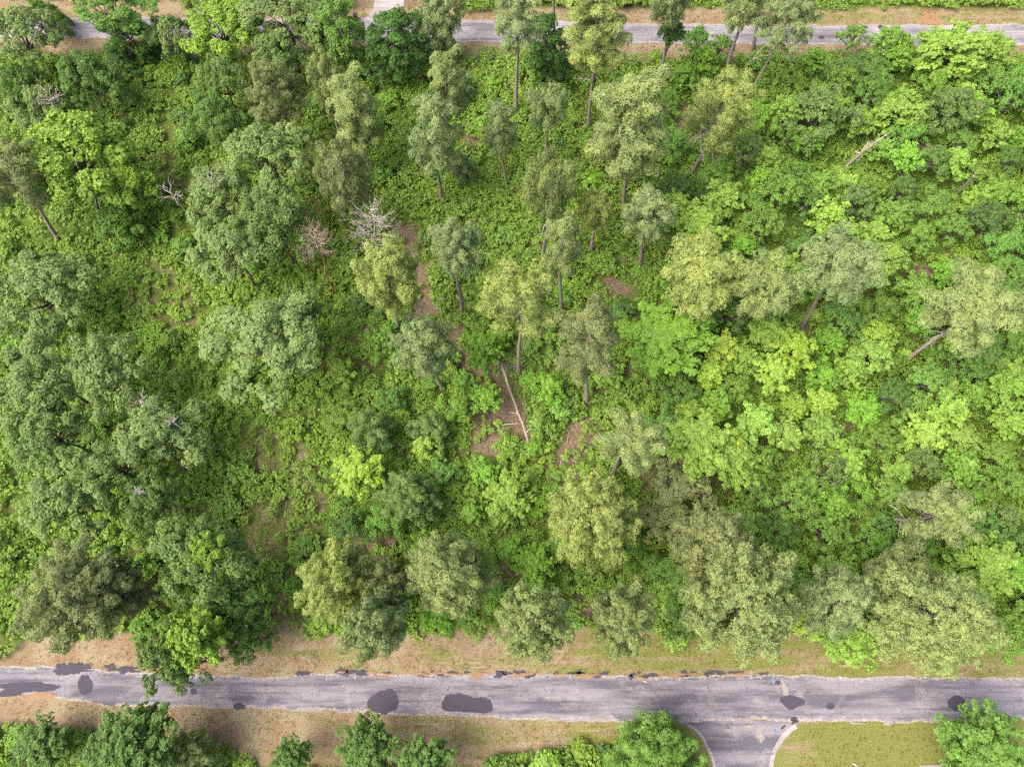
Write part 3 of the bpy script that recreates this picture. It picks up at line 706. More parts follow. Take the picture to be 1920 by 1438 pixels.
sheet('drain_frame', [(1461, 1365), (1471, 1356), (1474, 1360), (1473, 1362), (1464, 1370)], 0.052, M['kerb'], road)
sheet('drain_plate', [(1463, 1365), (1471, 1357.5), (1473, 1360), (1472, 1362), (1465, 1368)], 0.057, M['dark_hole'], road)
for i, (x, y) in enumerate([(1213, 1338), (1209, 1277), (1576, 1268), (1602, 1432)]):
    tb = Tubes(); p = ground(x, y)
    q0 = p + np.array([-0.25, 0.1, 0.08]); q1 = p + np.array([0.25, -0.12, 0.12])
    tb.add(curve(q0, (q0 + q1) / 2, 4, 0.05), [0.05, 0.12, 0.1, 0.09], 6); tb.add(curve((q0 + q1) / 2 , q1, 4, -0.02), [0.1, 0.07, 0.12, 0.04], 6)
    tag(obj('litter', tb.mesh('litter', M['white'])), ['crumpled white litter at the lower edge of the foreground road', 'white scrap on the upper lane of the foreground road',
        'white scrap at the upper road edge right of the blue arrow', 'crumpled white litter on the mown grass at the bottom'][i], 'litter', 'scraps of white litter')

# wheeled bin at the far driveway
def box_part(name, parent, cx, cy_, cz, sx, sy, sz, mat, taper=1.0, bev=0.02):
    import bmesh
    bm = bmesh.new(); bmesh.ops.create_cube(bm, size=1)
    for v in bm.verts:
        k = taper if v.co.z < 0 else 1.0
        v.co = Vector((v.co.x * sx * k, v.co.y * sy * k, v.co.z * sz))
    bmesh.ops.bevel(bm, geom=bm.edges[:], offset=bev, segments=2, affect='EDGES')
    me = bpy.data.meshes.new(name); bm.to_mesh(me); bm.free(); me.materials.append(mat)
    o = part(name, me, parent); o.location = (cx, cy_, cz); return o
bn = bpy.data.objects.new('wheeled_bin', None); C.objects.link(bn); bn.location = ground(668, 38).tolist()
tag(bn, 'black wheeled rubbish bin standing where the driveway meets the far road', 'rubbish bin')
box_part('bin_body', bn, 0, 0, 0.62, 0.68, 0.75, 1.05, M['bin'], 0.8)
box_part('lid', bn, 0, -0.02, 1.19, 0.74, 0.84, 0.08, M['bin'], 0.94)
tb = Tubes(); tb.add(curve((-0.3, 0.45, 1.1), (0.3, 0.45, 1.1), 4), 0.025, 6); part('handle', tb.mesh('handle', M['bin']), bn)
for s in (-1, 1):
    tb = Tubes(); tb.add(curve((s * 0.28, 0.36, 0.13), (s * 0.36, 0.36, 0.13), 2), 0.13, 14); part('wheel', tb.mesh('wheel', M['bin']), bn)

# ------------------------------------------------------------------ pines, one by one (pixels of the photograph: crown apex, base, crown half-width)
O, OY, OG, OD = 'olive', 'olive_y', 'olive_g', 'olive_dull'
pine('pine_tall_b', (970, -18), 50, OG, 'tall thin-crowned pine with straight bare trunk crossing the far road, left of the vine-wrapped trunk', 'the tall straight pine at the far road', base=(968, 217), Lm=9)
pine('pine_round', (1046, -120), 52, OG, 'pine whose trunk rises out of a dark vine column beside the far road', 'the vine-wrapped pine trunk', base=(1040, 118), Lm=8)
pine('pine_tall', (1124, -30), 55, OY, 'tall yellow-green pine right of the vine-wrapped trunk, one long bare limb hanging', 'the tall yellow pine by the far road', base=(1103, 243), Lm=13, dead=1)
pine('pine_round', (1262, -35), 34, OG, 'slim pine with a dark vine sleeve halfway up its trunk, over the far road', 'the slim pine with the vine sleeve', base=(1237, 166), Lm=7)
pine('pine_round_b', (1404, -28), 38, O, 'leftmost of the three right-leaning pines crossing the far road', 'the left leaning pine', base=(1357, 150), Lm=7)
pine('pine_round', (1450, -70), 34, OG, 'middle of the three right-leaning pines crossing the far road, reddish trunk', 'the middle leaning pine', base=(1411, 93), Lm=5)
pine('pine_open', (1502, -12), 50, OG, 'rightmost and longest of the three right-leaning pines crossing the far road', 'the longest leaning pine', base=(1403, 182), Lm=8, dead=0, girth=0.2)
pine('pine_tall', (1190, 158), 66, O, 'broad many-lobed pine with a tall pillar crown, centre of the upper wood', 'the broad pillar-crowned pine', base=(1168, 395), Lm=16)
pine('pine_round_b', (1368, 170), 62, OY, 'pale open-crowned pine above the leafy right wood with bare limbs low on its trunk', 'the pale pine with bare low limbs', base=(1294, 332), Lm=10, dead=0)
pine('pine_flat', (1026, 182), 40, OG, 'small round-topped pine on a long clean trunk', 'the small round-topped pine', base=(1022, 318), Lm=5, girth=.26)
pine('pine_tall_b', (932, 200), 32, OG, 'narrow ragged pine left of the small round-topped pine', 'the narrow ragged pine', base=(950, 348), Lm=10, girth=.25)
pine('pine_tall_b', (808, 192), 42, OG, 'pale ragged pine with a trunk showing to the vines below, upper centre', 'the pale ragged pine', base=(828, 382), Lm=14)
pine('pine_tall', (836, 105), 36, O, 'tall narrow pine overlapping the pale ragged pine from behind', 'the tall narrow pine', base=(847, 325), Lm=11)
pine('pine_round', (812, 28), 38, OG, 'round-headed pine before the far road, right of the vine-covered tree', 'the round-headed roadside pine', base=(818, 122), Lm=8)
pine('pine_round_b', (828, -22), 42, OG, 'dull pine directly behind the round-headed roadside pine', 'the dull roadside pine', base=(832, 96), Lm=7)
pine('pine_round_b', (604, 108), 36, O, 'upper of two olive pines standing close together, upper left centre', 'the upper olive twin pine', base=(640, 270), Lm=10)
pine('pine_tall', (652, 148), 42, O, 'lower of two olive pines standing close together, upper left centre', 'the lower olive twin pine', base=(692, 322), Lm=14)
pine('pine_open', (490, 128), 54, OD, 'dull brownish pine with forked trunk, left of the olive twin pines', 'the dull brownish pine', base=(564, 266), Lm=9)
pine('pine_round_b', (634, 290), 50, OD, 'dull olive pine behind the larger dead tree', 'the dull olive pine', base=(680, 440), Lm=11)
pine('pine_flat', (1034, 318), 50, O, 'layered flat-topped pine with a trunk visible below its tiers', 'the layered flat-topped pine', base=(1018, 480), Lm=9, dead=1)
pine('pine_round', (1120, 370), 32, OY, 'small yellowish pine between the layered pine and the dark-shaded one', 'the small yellowish pine', base=(1108, 478), Lm=7)
pine('pine_round_b', (1220, 376), 48, OG, 'dark-shaded pine with tidy rounded crown and leaning grey trunk', 'the tidy grey-trunked pine', base=(1200, 495), Lm=7)
pine('pine_tall', (1058, 418), 42, O, 'drooping pine below the layered flat-topped pine', 'the drooping centre pine', base=(1052, 580), Lm=11)
pine('pine_round', (852, 432), 48, OG, 'blue-green rounded pine with a short grey trunk below, centre', 'the blue-green rounded pine', base=(866, 586), Lm=8)
pine('pine_round', (722, 492), 62, OY, 'bright yellow-green pine directly below the larger dead tree', 'the bright pine below the dead tree', base=(748, 622), Lm=9)
pine('pine_round', (790, 628), 48, OG, 'compact pine at the left of the brown clearing', 'the compact clearing pine', base=(830, 730), Lm=9)
pine('pine_round_b', (975, 530), 66, OY, 'large bright pine whose trunk stands at the head of the fallen log', 'the large pine above the fallen log', base=(973, 698), Lm=10)
pine('pine_tall', (1108, 590), 62, OD, 'grey-olive drooping pine right of the large pine above the fallen log', 'the grey-olive drooping pine', base=(1100, 755), Lm=14)
pine('pine_round_b', (1195, 815), 62, O, 'rounded pine right of the brown path with a short trunk at its lower left', 'the pine right of the brown path', base=(1146, 892), Lm=7)
pine('pine_full', (1118, 958), 84, OY, 'dense dome-shaped pine like a cauliflower, lower centre', 'the dense dome-shaped pine', h=20, Lm=11)
pine('pine_full', (612, 1078), 70, OY, 'dense round yellow-green pine left of the grassy verge clearing', 'the dense round pine', h=20, Lm=10)
pine('pine_round', (692, 1168), 60, OG, 'clumpy pine hanging over the verge in front of the dense round pine', 'the clumpy verge pine', h=21, Lm=12)
pine('pine_round_b', (718, 1090), 48, OD, 'shaded dull pine tucked behind the clumpy verge pine', 'the shaded dull pine', h=16, Lm=9)
pine('pine_full_b', (832, 1068), 76, O, 'broad ridged pine between the dense round pine and the frosted pine', 'the broad ridged pine', h=21, Lm=10)
pine('pine_full_b', (1005, 1165), 78, O, 'frosted pale pine with fine open foliage reaching the road edge', 'the frosted open pine', h=24, Lm=12)
pine('pine_open', (1178, 1158), 68, O, 'loose pine with bare twigs showing, next right of the frosted pine', 'the loose twiggy pine', h=22, Lm=10)
pine('pine_full_b', (1425, 1120), 108, O, 'largest pine of all, its wide crown spreading over the lower right verge', 'the largest pine', h=23, Lm=15)
pine('pine_full_b', (1362, 1010), 66, OD, 'dull pine crown joined to the upper left of the largest pine', 'the dull pine behind the largest', h=19, Lm=10)
pine('pine_open', (1604, 1125), 68, OG, 'medium pine with hanging green vines, right of the largest pine', 'the pine with hanging vines', h=19, Lm=9)
pine('pine_full_b', (1806, 1152), 100, O, 'wide bright fan-shaped pine by the road at lower right', 'the wide fan-shaped pine', h=22, Lm=12)
pine('pine_round_b', (1722, 1085), 60, OD, 'dull pine crown behind the upper left of the wide fan-shaped pine', 'the dull pine behind the fan', h=17, Lm=9)
pine('pine_round_b', (1782, 962), 68, O, 'pine leaning right with a nearly level grey trunk, lower right', 'the level-trunked pine', base=(1655, 975), Lm=6, dead=1, girth=.3)
pine('pine_round_b', (1848, 560), 80, O, 'broad pine at the right edge with a thick slanting trunk and many bare limbs', 'the slanting thick-trunked pine', base=(1698, 677), Lm=6, dead=0, girth=.36)
pine('pine_flat', (1590, 478), 66, OG, 'flat pine with a clean slanting trunk, right of the olive pine pair', 'the flat slanting pine', base=(1503, 613), Lm=5, girth=.3)
pine('pine_flat', (1452, 520), 66, O, 'right one of the overlapping pine pair, bare limbs reaching left', 'the right pine of the pair', base=(1386, 620), Lm=5.5, dead=0, girth=.28)
pine('pine_round_b', (1326, 492), 72, OY, 'left one of the overlapping pine pair, yellowish and broad', 'the left pine of the pair', base=(1290, 600), Lm=8)
pine('pine_round_b', (0, 300), 58, OD, 'dull pine at the left edge on a long slanting dark trunk', 'the left-edge slanting pine', base=(112, 452), Lm=8)
pine('pine_full_b', (100, 1112), 95, OD, 'wide olive pine at the left edge above the road, grey limbs showing', 'the wide left-edge pine', h=19, Lm=10)
pine('pine_open', (190, 1105), 56, OD, 'lower dull pine joined to the right side of the wide left-edge pine', 'the low dull left pine', h=15, Lm=8)
pine('pine_full', (1240, 1448), 84, 'green', 'dark green young pine below the road, left of the side road', 'the pine below the road', h=10, Lm=7)
pine('pine_full', (330, 1432), 48, O, 'small young pine below the road, right of the big roadside tree', 'the small pine below the road', h=8, Lm=5)
pine('pine_round_b', (1170, 1470), 50, 'green', 'lower young pine left of the pine below the road', None, h=7, Lm=5)
pine('pine_round', (850, 140), 30, OG, 'short young pine in front of the far verge, right of the pale ragged pine', None, base=(872, 190), Lm=5)
pine('pine_round', (1130, 250), 30, O, 'low pine foliage around the foot of the tall yellow pine', None, base=(1128, 300), Lm=5)
pine('pine_round_b', (690, 800), 40, 'grey_d', 'grey-green young pine in the undergrowth left of the brown clearing', 'the grey-green young pine', h=9, Lm=6)
pine('pine_full', (760, 925), 52, 'grey_d', 'silvery dark cedar-like pine below the clearing, left', 'the silvery dark pine', h=9, Lm=7)
pine('pine_round', (860, 300), 24, OG, 'slender young pine right of the pale ragged pine', None, base=(876, 345), Lm=5)

# ------------------------------------------------------------------ big broadleaf trees
B = broad
B('spray', (128, 240), 96, 'fresh', 'wide yellow-green broadleaf tree at upper left, brightest of that corner', 'the wide yellow-green tree', base=(185, 400), Lm=12)
B('spray', (236, 315), 52, 'fresh', 'smaller yellow-green tree touching the right side of the wide yellow-green tree', 'the smaller yellow-green tree', base=(265, 420), Lm=10)
B('spray', (215, 400), 46, 'green', 'mid-green lower crown beneath the two yellow-green trees', 'the lower mid-green crown', base=(235, 455), Lm=7)
B('oak_a', (498, 262), 72, 'grey', 'grey-green oak right of the dull brownish pine foot, top of the oak cluster', 'the top oak of the cluster', base=(540, 390), Lm=10)
B('oak_b', (398, 345), 72, 'grey', 'pale oak with bare grey twigs on its left flank, left of the oak cluster', 'the bare-flanked oak', base=(460, 450), Lm=9)
B('oak_c', (512, 390), 76, 'grey_d', 'darkest and rightmost oak of the grey-green oak cluster', 'the right oak of the cluster', base=(550, 500), Lm=10)
B('oak_a', (412, 445), 66, 'grey', 'lowest oak of the grey-green oak cluster, above the open brambles', 'the lowest oak of the cluster', base=(480, 540), Lm=8)
B('oak_b', (478, 625), 104, 'grey', 'very wide grey-green oak standing alone amid the open brambles', 'the wide lone oak', h=15, Lm=9)
B('oak_c', (560, 570), 46, 'grey_d', 'dark oak crown touching the upper right of the wide lone oak', 'the dark crown by the lone oak', h=11, Lm=7)
B('oak_a', (60, 515), 98, 'grey', 'large pale oak at the left edge with its trunk foot showing lower right', 'the pale left-edge oak', base=(125, 608), Lm=9)
B('oak_b', (40, 690), 80, 'grey', 'grey-green oak at the left edge below the pale left-edge oak', 'the second left-edge oak', h=15, Lm=9)
B('oak_c', (175, 690), 76, 'grey', 'grey-green oak with a small orange snapped twig, right of the second left-edge oak', 'the oak with the orange twig', h=14, Lm=8)
B('oak_a', (60, 805), 84, 'grey_d', 'dusky oak at the left edge, third down the edge', 'the third left-edge oak', h=14, Lm=8)
B('oak_d', (290, 790), 74, 'grey', 'oak with white dead twig tips poking from its top, left of the bramble opening', 'the oak with white dead twigs', base=(348, 882), Lm=9)
B('oak_b', (190, 870), 62, 'grey_d', 'rounded dark oak lower left of the oak with white dead twigs', 'the rounded dark oak', h=13, Lm=8)
B('oak_a', (100, 930), 82, 'grey', 'ridged oak above the wide left-edge pine', 'the ridged oak', h=14, Lm=9)
B('oak_c', (268, 935), 58, 'grey_d', 'dark oak with one white dead tip, above the big verge oak', 'the white-tipped oak', h=12, Lm=8)
B('oak_a', (345, 1045), 92, 'grey_d', 'big dark oak reaching from the wood towards the near verge, upper half', 'the big verge oak', h=17, Lm=11)
B('oak_b', (432, 1130), 60, 'dark', 'deep green oak at the right side of the big verge oak', 'the deep green verge oak', h=12, Lm=9)
B('whorl_big', (345, 1195), 58, 'fresh', 'bright lime broadleaf tree set in front of the big verge oak', 'the lime tree over the road', h=17, Lm=9)
B('spray', (375, 1030), 34, 'fresh', 'small bright leafy crown poking through the top of the big verge oak', 'the small bright crown', h=18, Lm=5)
B('oak_d', (285, 1225), 54, 'grey_d', 'grey-green tree overhanging the road edge at left', 'the tree overhanging the road', h=16, Lm=10)
B('oak_c', (330, 1245), 46, 'grey_d', 'lowest hanging crown over the road, beneath the lime tree', 'the lowest hanging crown', h=13, Lm=7)
B('oak_b', (455, 1200), 42, 'dark', 'dark bushy tree standing on the verge right of the lime tree', 'the dark verge tree', h=8, Lm=6)
B('whorl_fine', (218, 1416), 84, 'dark', 'big roadside tree at the bottom left, its tips over the road', 'the big tree below the road', h=13, Lm=9, seed=5)
B('whorl_fine', (60, 1400), 46, 'dark', 'dark shrubby tree in the bottom left corner', 'the corner tree', h=6, Lm=5)
B('whorl_fine', (538, 1426), 38, 'dark', 'small round grey-green tree at the bottom, alone on the lower verge', 'the small round tree below the road', h=7, Lm=5)
B('whorl_fine', (680, 1412), 56, 'dark', 'feathery tree at the bottom below the dome-shaped tar patch', 'the feathery tree below the road', h=9, Lm=7)
B('whorl_fine', (790, 1446), 58, 'dark', 'second feathery tree at the bottom, right of the first', 'the second feathery tree', h=9, Lm=6)
B('whorl_fine', (1876, 1420), 94, 'green', 'fresh green tree in the bottom right corner over the road edge', 'the bottom right tree', h=10, Lm=8)
B('lacy', (40, 30), 66, 'grey', 'open tree in the top left corner with a dark forked trunk', 'the forked corner tree', base=(72, 150), Lm=8, girth=.34)
B('lacy', (108, 20), 44, 'green', 'slight tree before the far road, second from the top left corner', 'the slight roadside tree', base=(44, 98), Lm=6)
B('vine_col', (236, 35), 40, 'deep', 'dark column of vines wrapped round a tree at the far verge, upper left', 'the left vine column', base=(248, 118), Lm=9)
B('lacy', (200, -10), 60, 'green', 'loose light crown above the left vine column', 'the loose crown over the vines', base=(240, 110), Lm=6)
B('oak_d', (312, 38), 40, 'grey', 'pale tree right of the left vine column, before the far road', 'the pale roadside tree', base=(330, 115), Lm=8)
B('spray', (412, 18), 60, 'fresh', 'bright green tree topped in yellow by the far road, upper left', 'the bright roadside tree', base=(430, 115), Lm=9)
B('oak_a', (530, 5), 78, 'grey', 'large grey-green oak at the top edge left of the bin', 'the top edge oak', base=(560, 110), Lm=10)
B('oak_b', (600, 20), 50, 'grey_d', 'darker oak at the right shoulder of the top edge oak', 'the shoulder oak', base=(610, 118), Lm=9)
B('lacy', (515, 75), 52, 'grey_d', 'brown-twigged oak below the top edge oak', 'the twiggy oak', base=(540, 165), Lm=9)
B('oak_c', (418, 118), 46, 'grey_d', 'oak with grey dead twigs, left of the dull brownish pine', 'the oak with grey twigs', base=(440, 215), Lm=9)
B('oak_b', (165, 115), 62, 'dark', 'dark full tree below the far verge at upper left', 'the dark full tree', base=(195, 215), Lm=9)
B('oak_a', (62, 172), 50, 'grey', 'pale round tree above the wide yellow-green tree', 'the pale round tree', base=(105, 250), Lm=8)
B('oak_c', (32, 130), 50, 'dark', 'dark tree at the left edge under the forked corner tree', 'the dark left-edge tree', base=(75, 215), Lm=8)
B('oak_b', (395, 190), 56, 'dark', 'dark tangled tree left of the dull brownish pine trunk', 'the dark tangled tree', base=(415, 275), Lm=8)
B('vine_col', (622, -8), 34, 'green', 'vine-hung tree standing left of the bin', 'the vine-hung tree by the bin', base=(668, 150), Lm=13)
B('vine_col', (738, 28), 42, 'deep', 'broad vine-covered tree standing in front of the pale driveway', 'the vine tree before the driveway', base=(738, 155), Lm=11)
B('vine_col', (1018, 40), 36, 'deep', 'dark vine column wrapping the straight trunk at the far road', 'the centre vine column', base=(1030, 150), Lm=11)
B('spray', (1262, 48), 24, 'deep', 'dark vine sleeve around the slim pine over the far road', None, h=14, base=(1240, 160), Lm=4)
B('whorl_big', (1782, 72), 66, 'lime', 'big bright leafy tree overlapping the far road at upper right', 'the big bright tree at the far road', base=(1775, 150), Lm=9)
B('oak_b', (1600, 118), 56, 'dark', 'dark dense tree along the far verge, right of the longest leaning pine foot', 'the dark far-verge tree', base=(1600, 175), Lm=8)
B('oak_a', (1790, 175), 60, 'grey_d', 'large soft grey-green tree below the big bright tree at the far road', 'the soft grey-green tree', base=(1780, 262), Lm=9)
B('fine_b', (1535, 190), 70, 'grey_d', 'tall soft dark tree right of the pale pine with bare low limbs', 'the soft dark tree', base=(1520, 268), Lm=8)
B('whorl_big', (1680, 195), 50, 'lime', 'lime leafy tree left of the soft grey-green tree', 'the lime tree by the soft tree', base=(1675, 260), Lm=7)
B('whorl_big', (1320, 412), 56, 'lime', 'bright lime tree above the overlapping pine pair', 'the lime tree above the pair', base=(1305, 470), Lm=7)
B('whorl_big', (1255, 620), 72, 'vine', 'wide bright-leaved tree left of the pine pair foot', 'the wide bright-leaved tree', base=(1245, 680), Lm=6)
B('whorl_big', (1315, 820), 66, 'lime', 'large clean lime tree right of the pine by the brown path', 'the large clean lime tree', base=(1300, 870), Lm=7)
B('whorl_big', (1385, 855), 50, 'lime', 'lime tree overlapping the lower right of the large clean lime tree', 'the overlapping lime tree', base=(1370, 900), Lm=6)
B('whorl_big', (668, 880), 42, 'yellow', 'single yellow-lime round tree left of the silvery dark pine', 'the yellow-lime round tree', h=8, Lm=5)
B('whorl_big', (905, 648), 38, 'vine', 'bright-leaved tree at the left foot of the large pine above the fallen log', 'the bright-leaved tree by the log', h=8, Lm=6)
B('whorl_big', (912, 738), 28, 'vine', 'small bright tree directly left of the fallen log', 'the small bright tree by the log', h=6, Lm=4)
B('whorl_big', (1002, 1058), 36, 'vine', 'bright green tree above the frosted open pine', 'the bright tree above the frosted pine', h=7, Lm=5)
B('whorl_big', (955, 925), 42, 'lime', 'lime tree below the fallen log end', 'the lime tree below the log', h=7, Lm=5)
B('whorl_big', (1868, 1050), 62, 'lime', 'bright lime tree above the wide fan-shaped pine at the right edge', 'the lime tree above the fan', h=11, Lm=7)
B('fine_b', (1278, 905), 60, 'olive_dull', 'brownish-green bushy tree below the large clean lime tree', 'the brownish bushy tree', h=7, Lm=5)
B('fine_a', (1265, 975), 56, 'olive_dull', 'dull low tree right of the dense dome-shaped pine', 'the dull low tree', h=7, Lm=5)
B('fine_b', (1280, 1075), 54, 'green', 'deep green bush-like tree left of the largest pine', 'the bush-like tree', h=7, Lm=5)
B('oak_b', (800, 800), 36, 'grey_d', 'grey-green low tree left of the brown clearing', None, h=6, Lm=4)
B('fine_a', (1060, 940), 34, 'green', 'small tree between the brown path and the dense dome-shaped pine', None, h=5, Lm=4)

# vines hanging off the verge pine
r_ = np.random.default_rng(77); lv = Leaves(); tb = Tubes()
for (x, y, dx, dy) in [(1568, 1195, -10, 36), (1612, 1185, -4, 62), (1640, 1180, -6, 72), (1600, 1180, 60, 8), (1552, 1205, 30, -20), (1655, 1190, 18, 20)]:
    a = ray(x, y); b = ray(x + dx, y + dy); ta = (H - 8) / -a[2]; tb_ = (H - 3.5) / -b[2]
    A = a * ta + [0, 0, H]; Bq = b * tb_ + [0, 0, H]; pts = curve(A, Bq, 9, 0.2, r_, 0.15)
    tb.add(pts, np.linspace(0.05, 0.02, 9), 4)
    lv.domes(np.repeat(pts, 3, 0) + r_.normal(0, .25, (27, 3)), np.tile(UPV, (27, 1)), np.full(27, 0.4), 9, r_, k=5, L=0.22, W=0.16, e0=-20, e1=30, up=1.0)
vr = bpy.data.objects.new('hanging_vine', None); C.objects.link(vr); vr.location = ground(1600, 1200).tolist()
tag(vr, 'bright green vine trailing down over the verge from the pine right of the largest pine', 'vine')
for nm, me, cl in (('foliage', lv.mesh('foliage', M['leaves']), COL['lime']), ('stem', tb.mesh('stem', M['oak_bark']), None)):
    o = part(nm, me, vr, cl); o.location = (-vr.location).to_tuple()

# ------------------------------------------------------------------ dead trees, snags and logs
def dead_tree(base, apex, seed, mat, label, spread, n1=34, Lc=8, girth=0.2, twigmat=None, gaps=0.0, cone=1.0):
    d = ray(*apex); Bp = ground(*base); dxy = d[:2]; t = float(np.dot(Bp[:2], dxy) / np.dot(dxy, dxy))
    T = np.array([d[0] * t, d[1] * t, H + d[2] * t]) - Bp; r = np.random.default_rng(seed)
    root = bpy.data.objects.new('dead_tree', None); C.objects.link(root); root.location = Bp.tolist()
    tag(root, label, 'dead tree'); ln = np.linalg.norm(T); ux = T / ln
    tk = Tubes(); tk.add(curve((0, 0, 0), T, 9, 0, r, 0.12), np.linspace(girth, 0.04, 9), 8)
    br = Tubes()
    for i in range(n1):
        s = (i + 0.5) / n1; z = ln - Lc * s * 0.95; p0 = ux * z
        az = i * 2.4 + r.normal(0, .3); dv = np.array([math.cos(az), math.sin(az), 0]); l = spread * (0.3 + 0.8 * s ** 0.7) * r.uniform(0.6, 1.15) * cone
        tip = p0 + dv * l + UPV * l * r.uniform(0.3, 0.9); p = curve(p0, tip, 6, -0.08 * l, r, 0.06 * l)
        br.add(p, np.linspace(0.055, 0.02, 6), 4)
        for j in range(7):
            k = 2 + j % 4; q = p[k]; l2 = l * r.uniform(0.25, 0.5); dd = unit(dv + r.normal(0, .6, 3) + UPV * 0.35)
            p2 = curve(q, q + dd * l2, 4, 0, r, 0.04 * l2); br.add(p2, np.linspace(0.024, 0.014, 4), 3)
            for m in range(3):
                q2 = p2[1 + m]; br.add(curve(q2, q2 + unit(dd + r.normal(0, .7, 3)) * l2 * 0.45, 3), np.linspace(0.016, 0.010, 3), 3)
    part('trunk', tk.mesh('trunk', mat), root); part('branches', br.mesh('branches', twigmat or mat), root)
    return root
dead_tree((712, 500), (697, 392), 81, M['dead_wood'], 'larger bare dead tree, silvery twigs fanned out, above the bright pine', 3.5, 40, 9.5)
dead_tree((626, 554), (588, 432), 82, M['red_bark'], 'smaller dead tree with pinkish twigs on a long reddish trunk', 2.7, 28, 5.5, 0.18, M['twig_wood'])
dead_tree((608, 425), (592, 375), 83, M['red_bark'], 'short dead reddish pole with few twigs left of the dull olive pine', 1.6, 8, 3, 0.12)
dead_tree((795, 640), (785, 568), 84, M['log_wood'], 'brown withered sapling right of the bright pine trunk', 2.0, 26, 6, 0.08)
def dead_twigs(apex, h, seed, label, size, n=7):
    d = ray(*apex); t = (H - h) / -d[2]; P = np.array([d[0] * t, d[1] * t, h]); r = np.random.default_rng(seed); tb = Tubes()
    g0 = np.array([P[0], P[1], 0.0]); st = P - g0
    tb.add(curve((0, 0, 0), st, 6, 0, r, 0.1), np.linspace(0.14, 0.06, 6), 6)
    for i in range(n):
        az = r.random() * 6.28; dd = unit(np.array([math.cos(az), math.sin(az), r.uniform(0.3, 1.0)])); l = size * r.uniform(0.5, 1)
        p = curve(st, st + dd * l, 5, 0.05, r, 0.1 * l); tb.add(p, np.linspace(0.055, 0.025, 5), 4)
        for j in range(5):
            q = p[1 + j % 4]; tb.add(curve(q, q + unit(dd + r.normal(0, .7, 3)) * l * 0.45, 4, 0, r, 0.05), np.linspace(0.032, 0.015, 4), 3)
    o = obj('dead_treetop', tb.mesh('dead_treetop', M['dead_wood'])); o.location = g0.tolist(); tag(o, label, 'dead treetop')
dead_twigs((262, 752), 16.5, 91, 'white dead treetop poking up at the head of the oak left of the brambles', 1.6, 5)
dead_twigs((325, 792), 15, 92, 'small white dead twig tuft on the right of the same oak', 1.1, 5)
dead_twigs((262, 922), 13.5, 93, 'white dead tip in the dark oak above the big verge oak', 1.0, 6)
dead_twigs((326, 368), 7, 94, 'grey dead limbs spreading from the left flank of the oak cluster', 2.6, 9)
dead_twigs((405, 350), 14.5, 95, 'grey dead limbs lying across the top of the pale oak', 2.2, 6)
dead_twigs((95, 192), 11, 96, 'pale bare treetop above the wide yellow-green tree', 2.8, 9)
def snag(name, base, top, hb, ht, girth, label, mat, stubs, seed, tipmat=None, k=10):
    A = ground(*base); A[2] = hb; d = ray(*top); t = (H - ht) / -d[2]; T = np.array([d[0] * t, d[1] * t, ht]); r = np.random.default_rng(seed)
    root = bpy.data.objects.new(name, None); C.objects.link(root); root.location = A.tolist(); v = T - A; tb = Tubes()
    p = curve((0, 0, 0), v, 9, 0, r, 0.06); tb.add(p, np.linspace(girth, girth * 0.72, 9), k)
    part('trunk', tb.mesh('trunk', mat), root)
    if stubs:
        for i in range(stubs):
            q = p[8 - int(i * 6 / stubs)]; dd = unit(r.normal(0, 1, 3) * np.array([1, 1, 0.4]) + unit(v) * 0.5 + np.array([0, 0.35, 0.1])); l = r.uniform(0.8, 2.3) * (1.3 if i < 4 else .7)
            tb = Tubes(); tb.add(curve(q, q + dd * l, 4, 0, r, 0.05), np.linspace(0.09, 0.04, 4), 5)
            part('broken_limb', tb.mesh('broken_limb', M['dead_wood']), root)
    if tipmat:
        tb = Tubes(); u = unit(v); tb.add([v - u * 0.02, v + u * 0.45, v + u * 1.1, v + u * 1.7], [girth * 0.7, girth * 0.66, girth * 0.4, 0.015], 8)
        part('splintered_tip', tb.mesh('splintered_tip', tipmat), root)
    tag(root, label, 'dead trunk' if name == 'snag' else 'log'); return root
snag('snag', (1578, 318), (1640, 268), 0, 8.5, 0.27, 'bare leaning trunk with white broken limbs, standing in the upper right wood', M['log_wood'], 11, 101)
snag('snag', (1790, 369), (1828, 328), 0, 8, 0.2, 'snapped slim trunk with a fresh orange splintered tip at the right', M['bark'], 0, 102, M['fresh_wood'])
lg = snag('fallen_log', (940, 692), (992, 832), 2.0, 1.4, 0.21, 'long pale fallen log lying across the brown clearing', M['log_wood'], 5, 103)
def brush(cx, cy_, w, h, n, seed, label, mat):
    r = np.random.default_rng(seed); tb = Tubes(); g0 = ground(cx, cy_)
    for i in range(n):
        p = ground(cx + r.normal(0, w), cy_ + r.normal(0, h)) - g0; a = r.random() * 6.28; l = r.uniform(0.5, 2.2)
        e = p + np.array([math.cos(a) * l, math.sin(a) * l, r.uniform(-.05, .35)]); s = p + [0, 0, r.uniform(0.05, 0.4)]
        tb.add(curve(s, e + [0, 0, .1], 4, 0.05, r, 0.06), np.linspace(r.uniform(.02, .05), 0.012, 4), 4)
    o = obj('brush_pile', tb.mesh('brush_pile', mat)); o.location = g0.tolist(); tag(o, label, 'brush pile')
brush(912, 790, 20, 22, 90, 111, 'scattered grey dead twigs in the brown clearing left of the fallen log', M['twig_wood'])
brush(950, 690, 14, 12, 60, 112, 'tangle of dead twigs at the upper end of the fallen log', M['dead_wood'])
brush(1085, 850, 22, 26, 50, 113, 'thin litter of twigs on the brown path', M['dead_wood'])
brush(1462, 628, 16, 10, 60, 114, 'brown twigs below the overlapping pine pair', M['log_wood'])
brush(1275, 935, 30, 26, 80, 115, 'brown twigs under the low trees below the large clean lime tree', M['log_wood'])
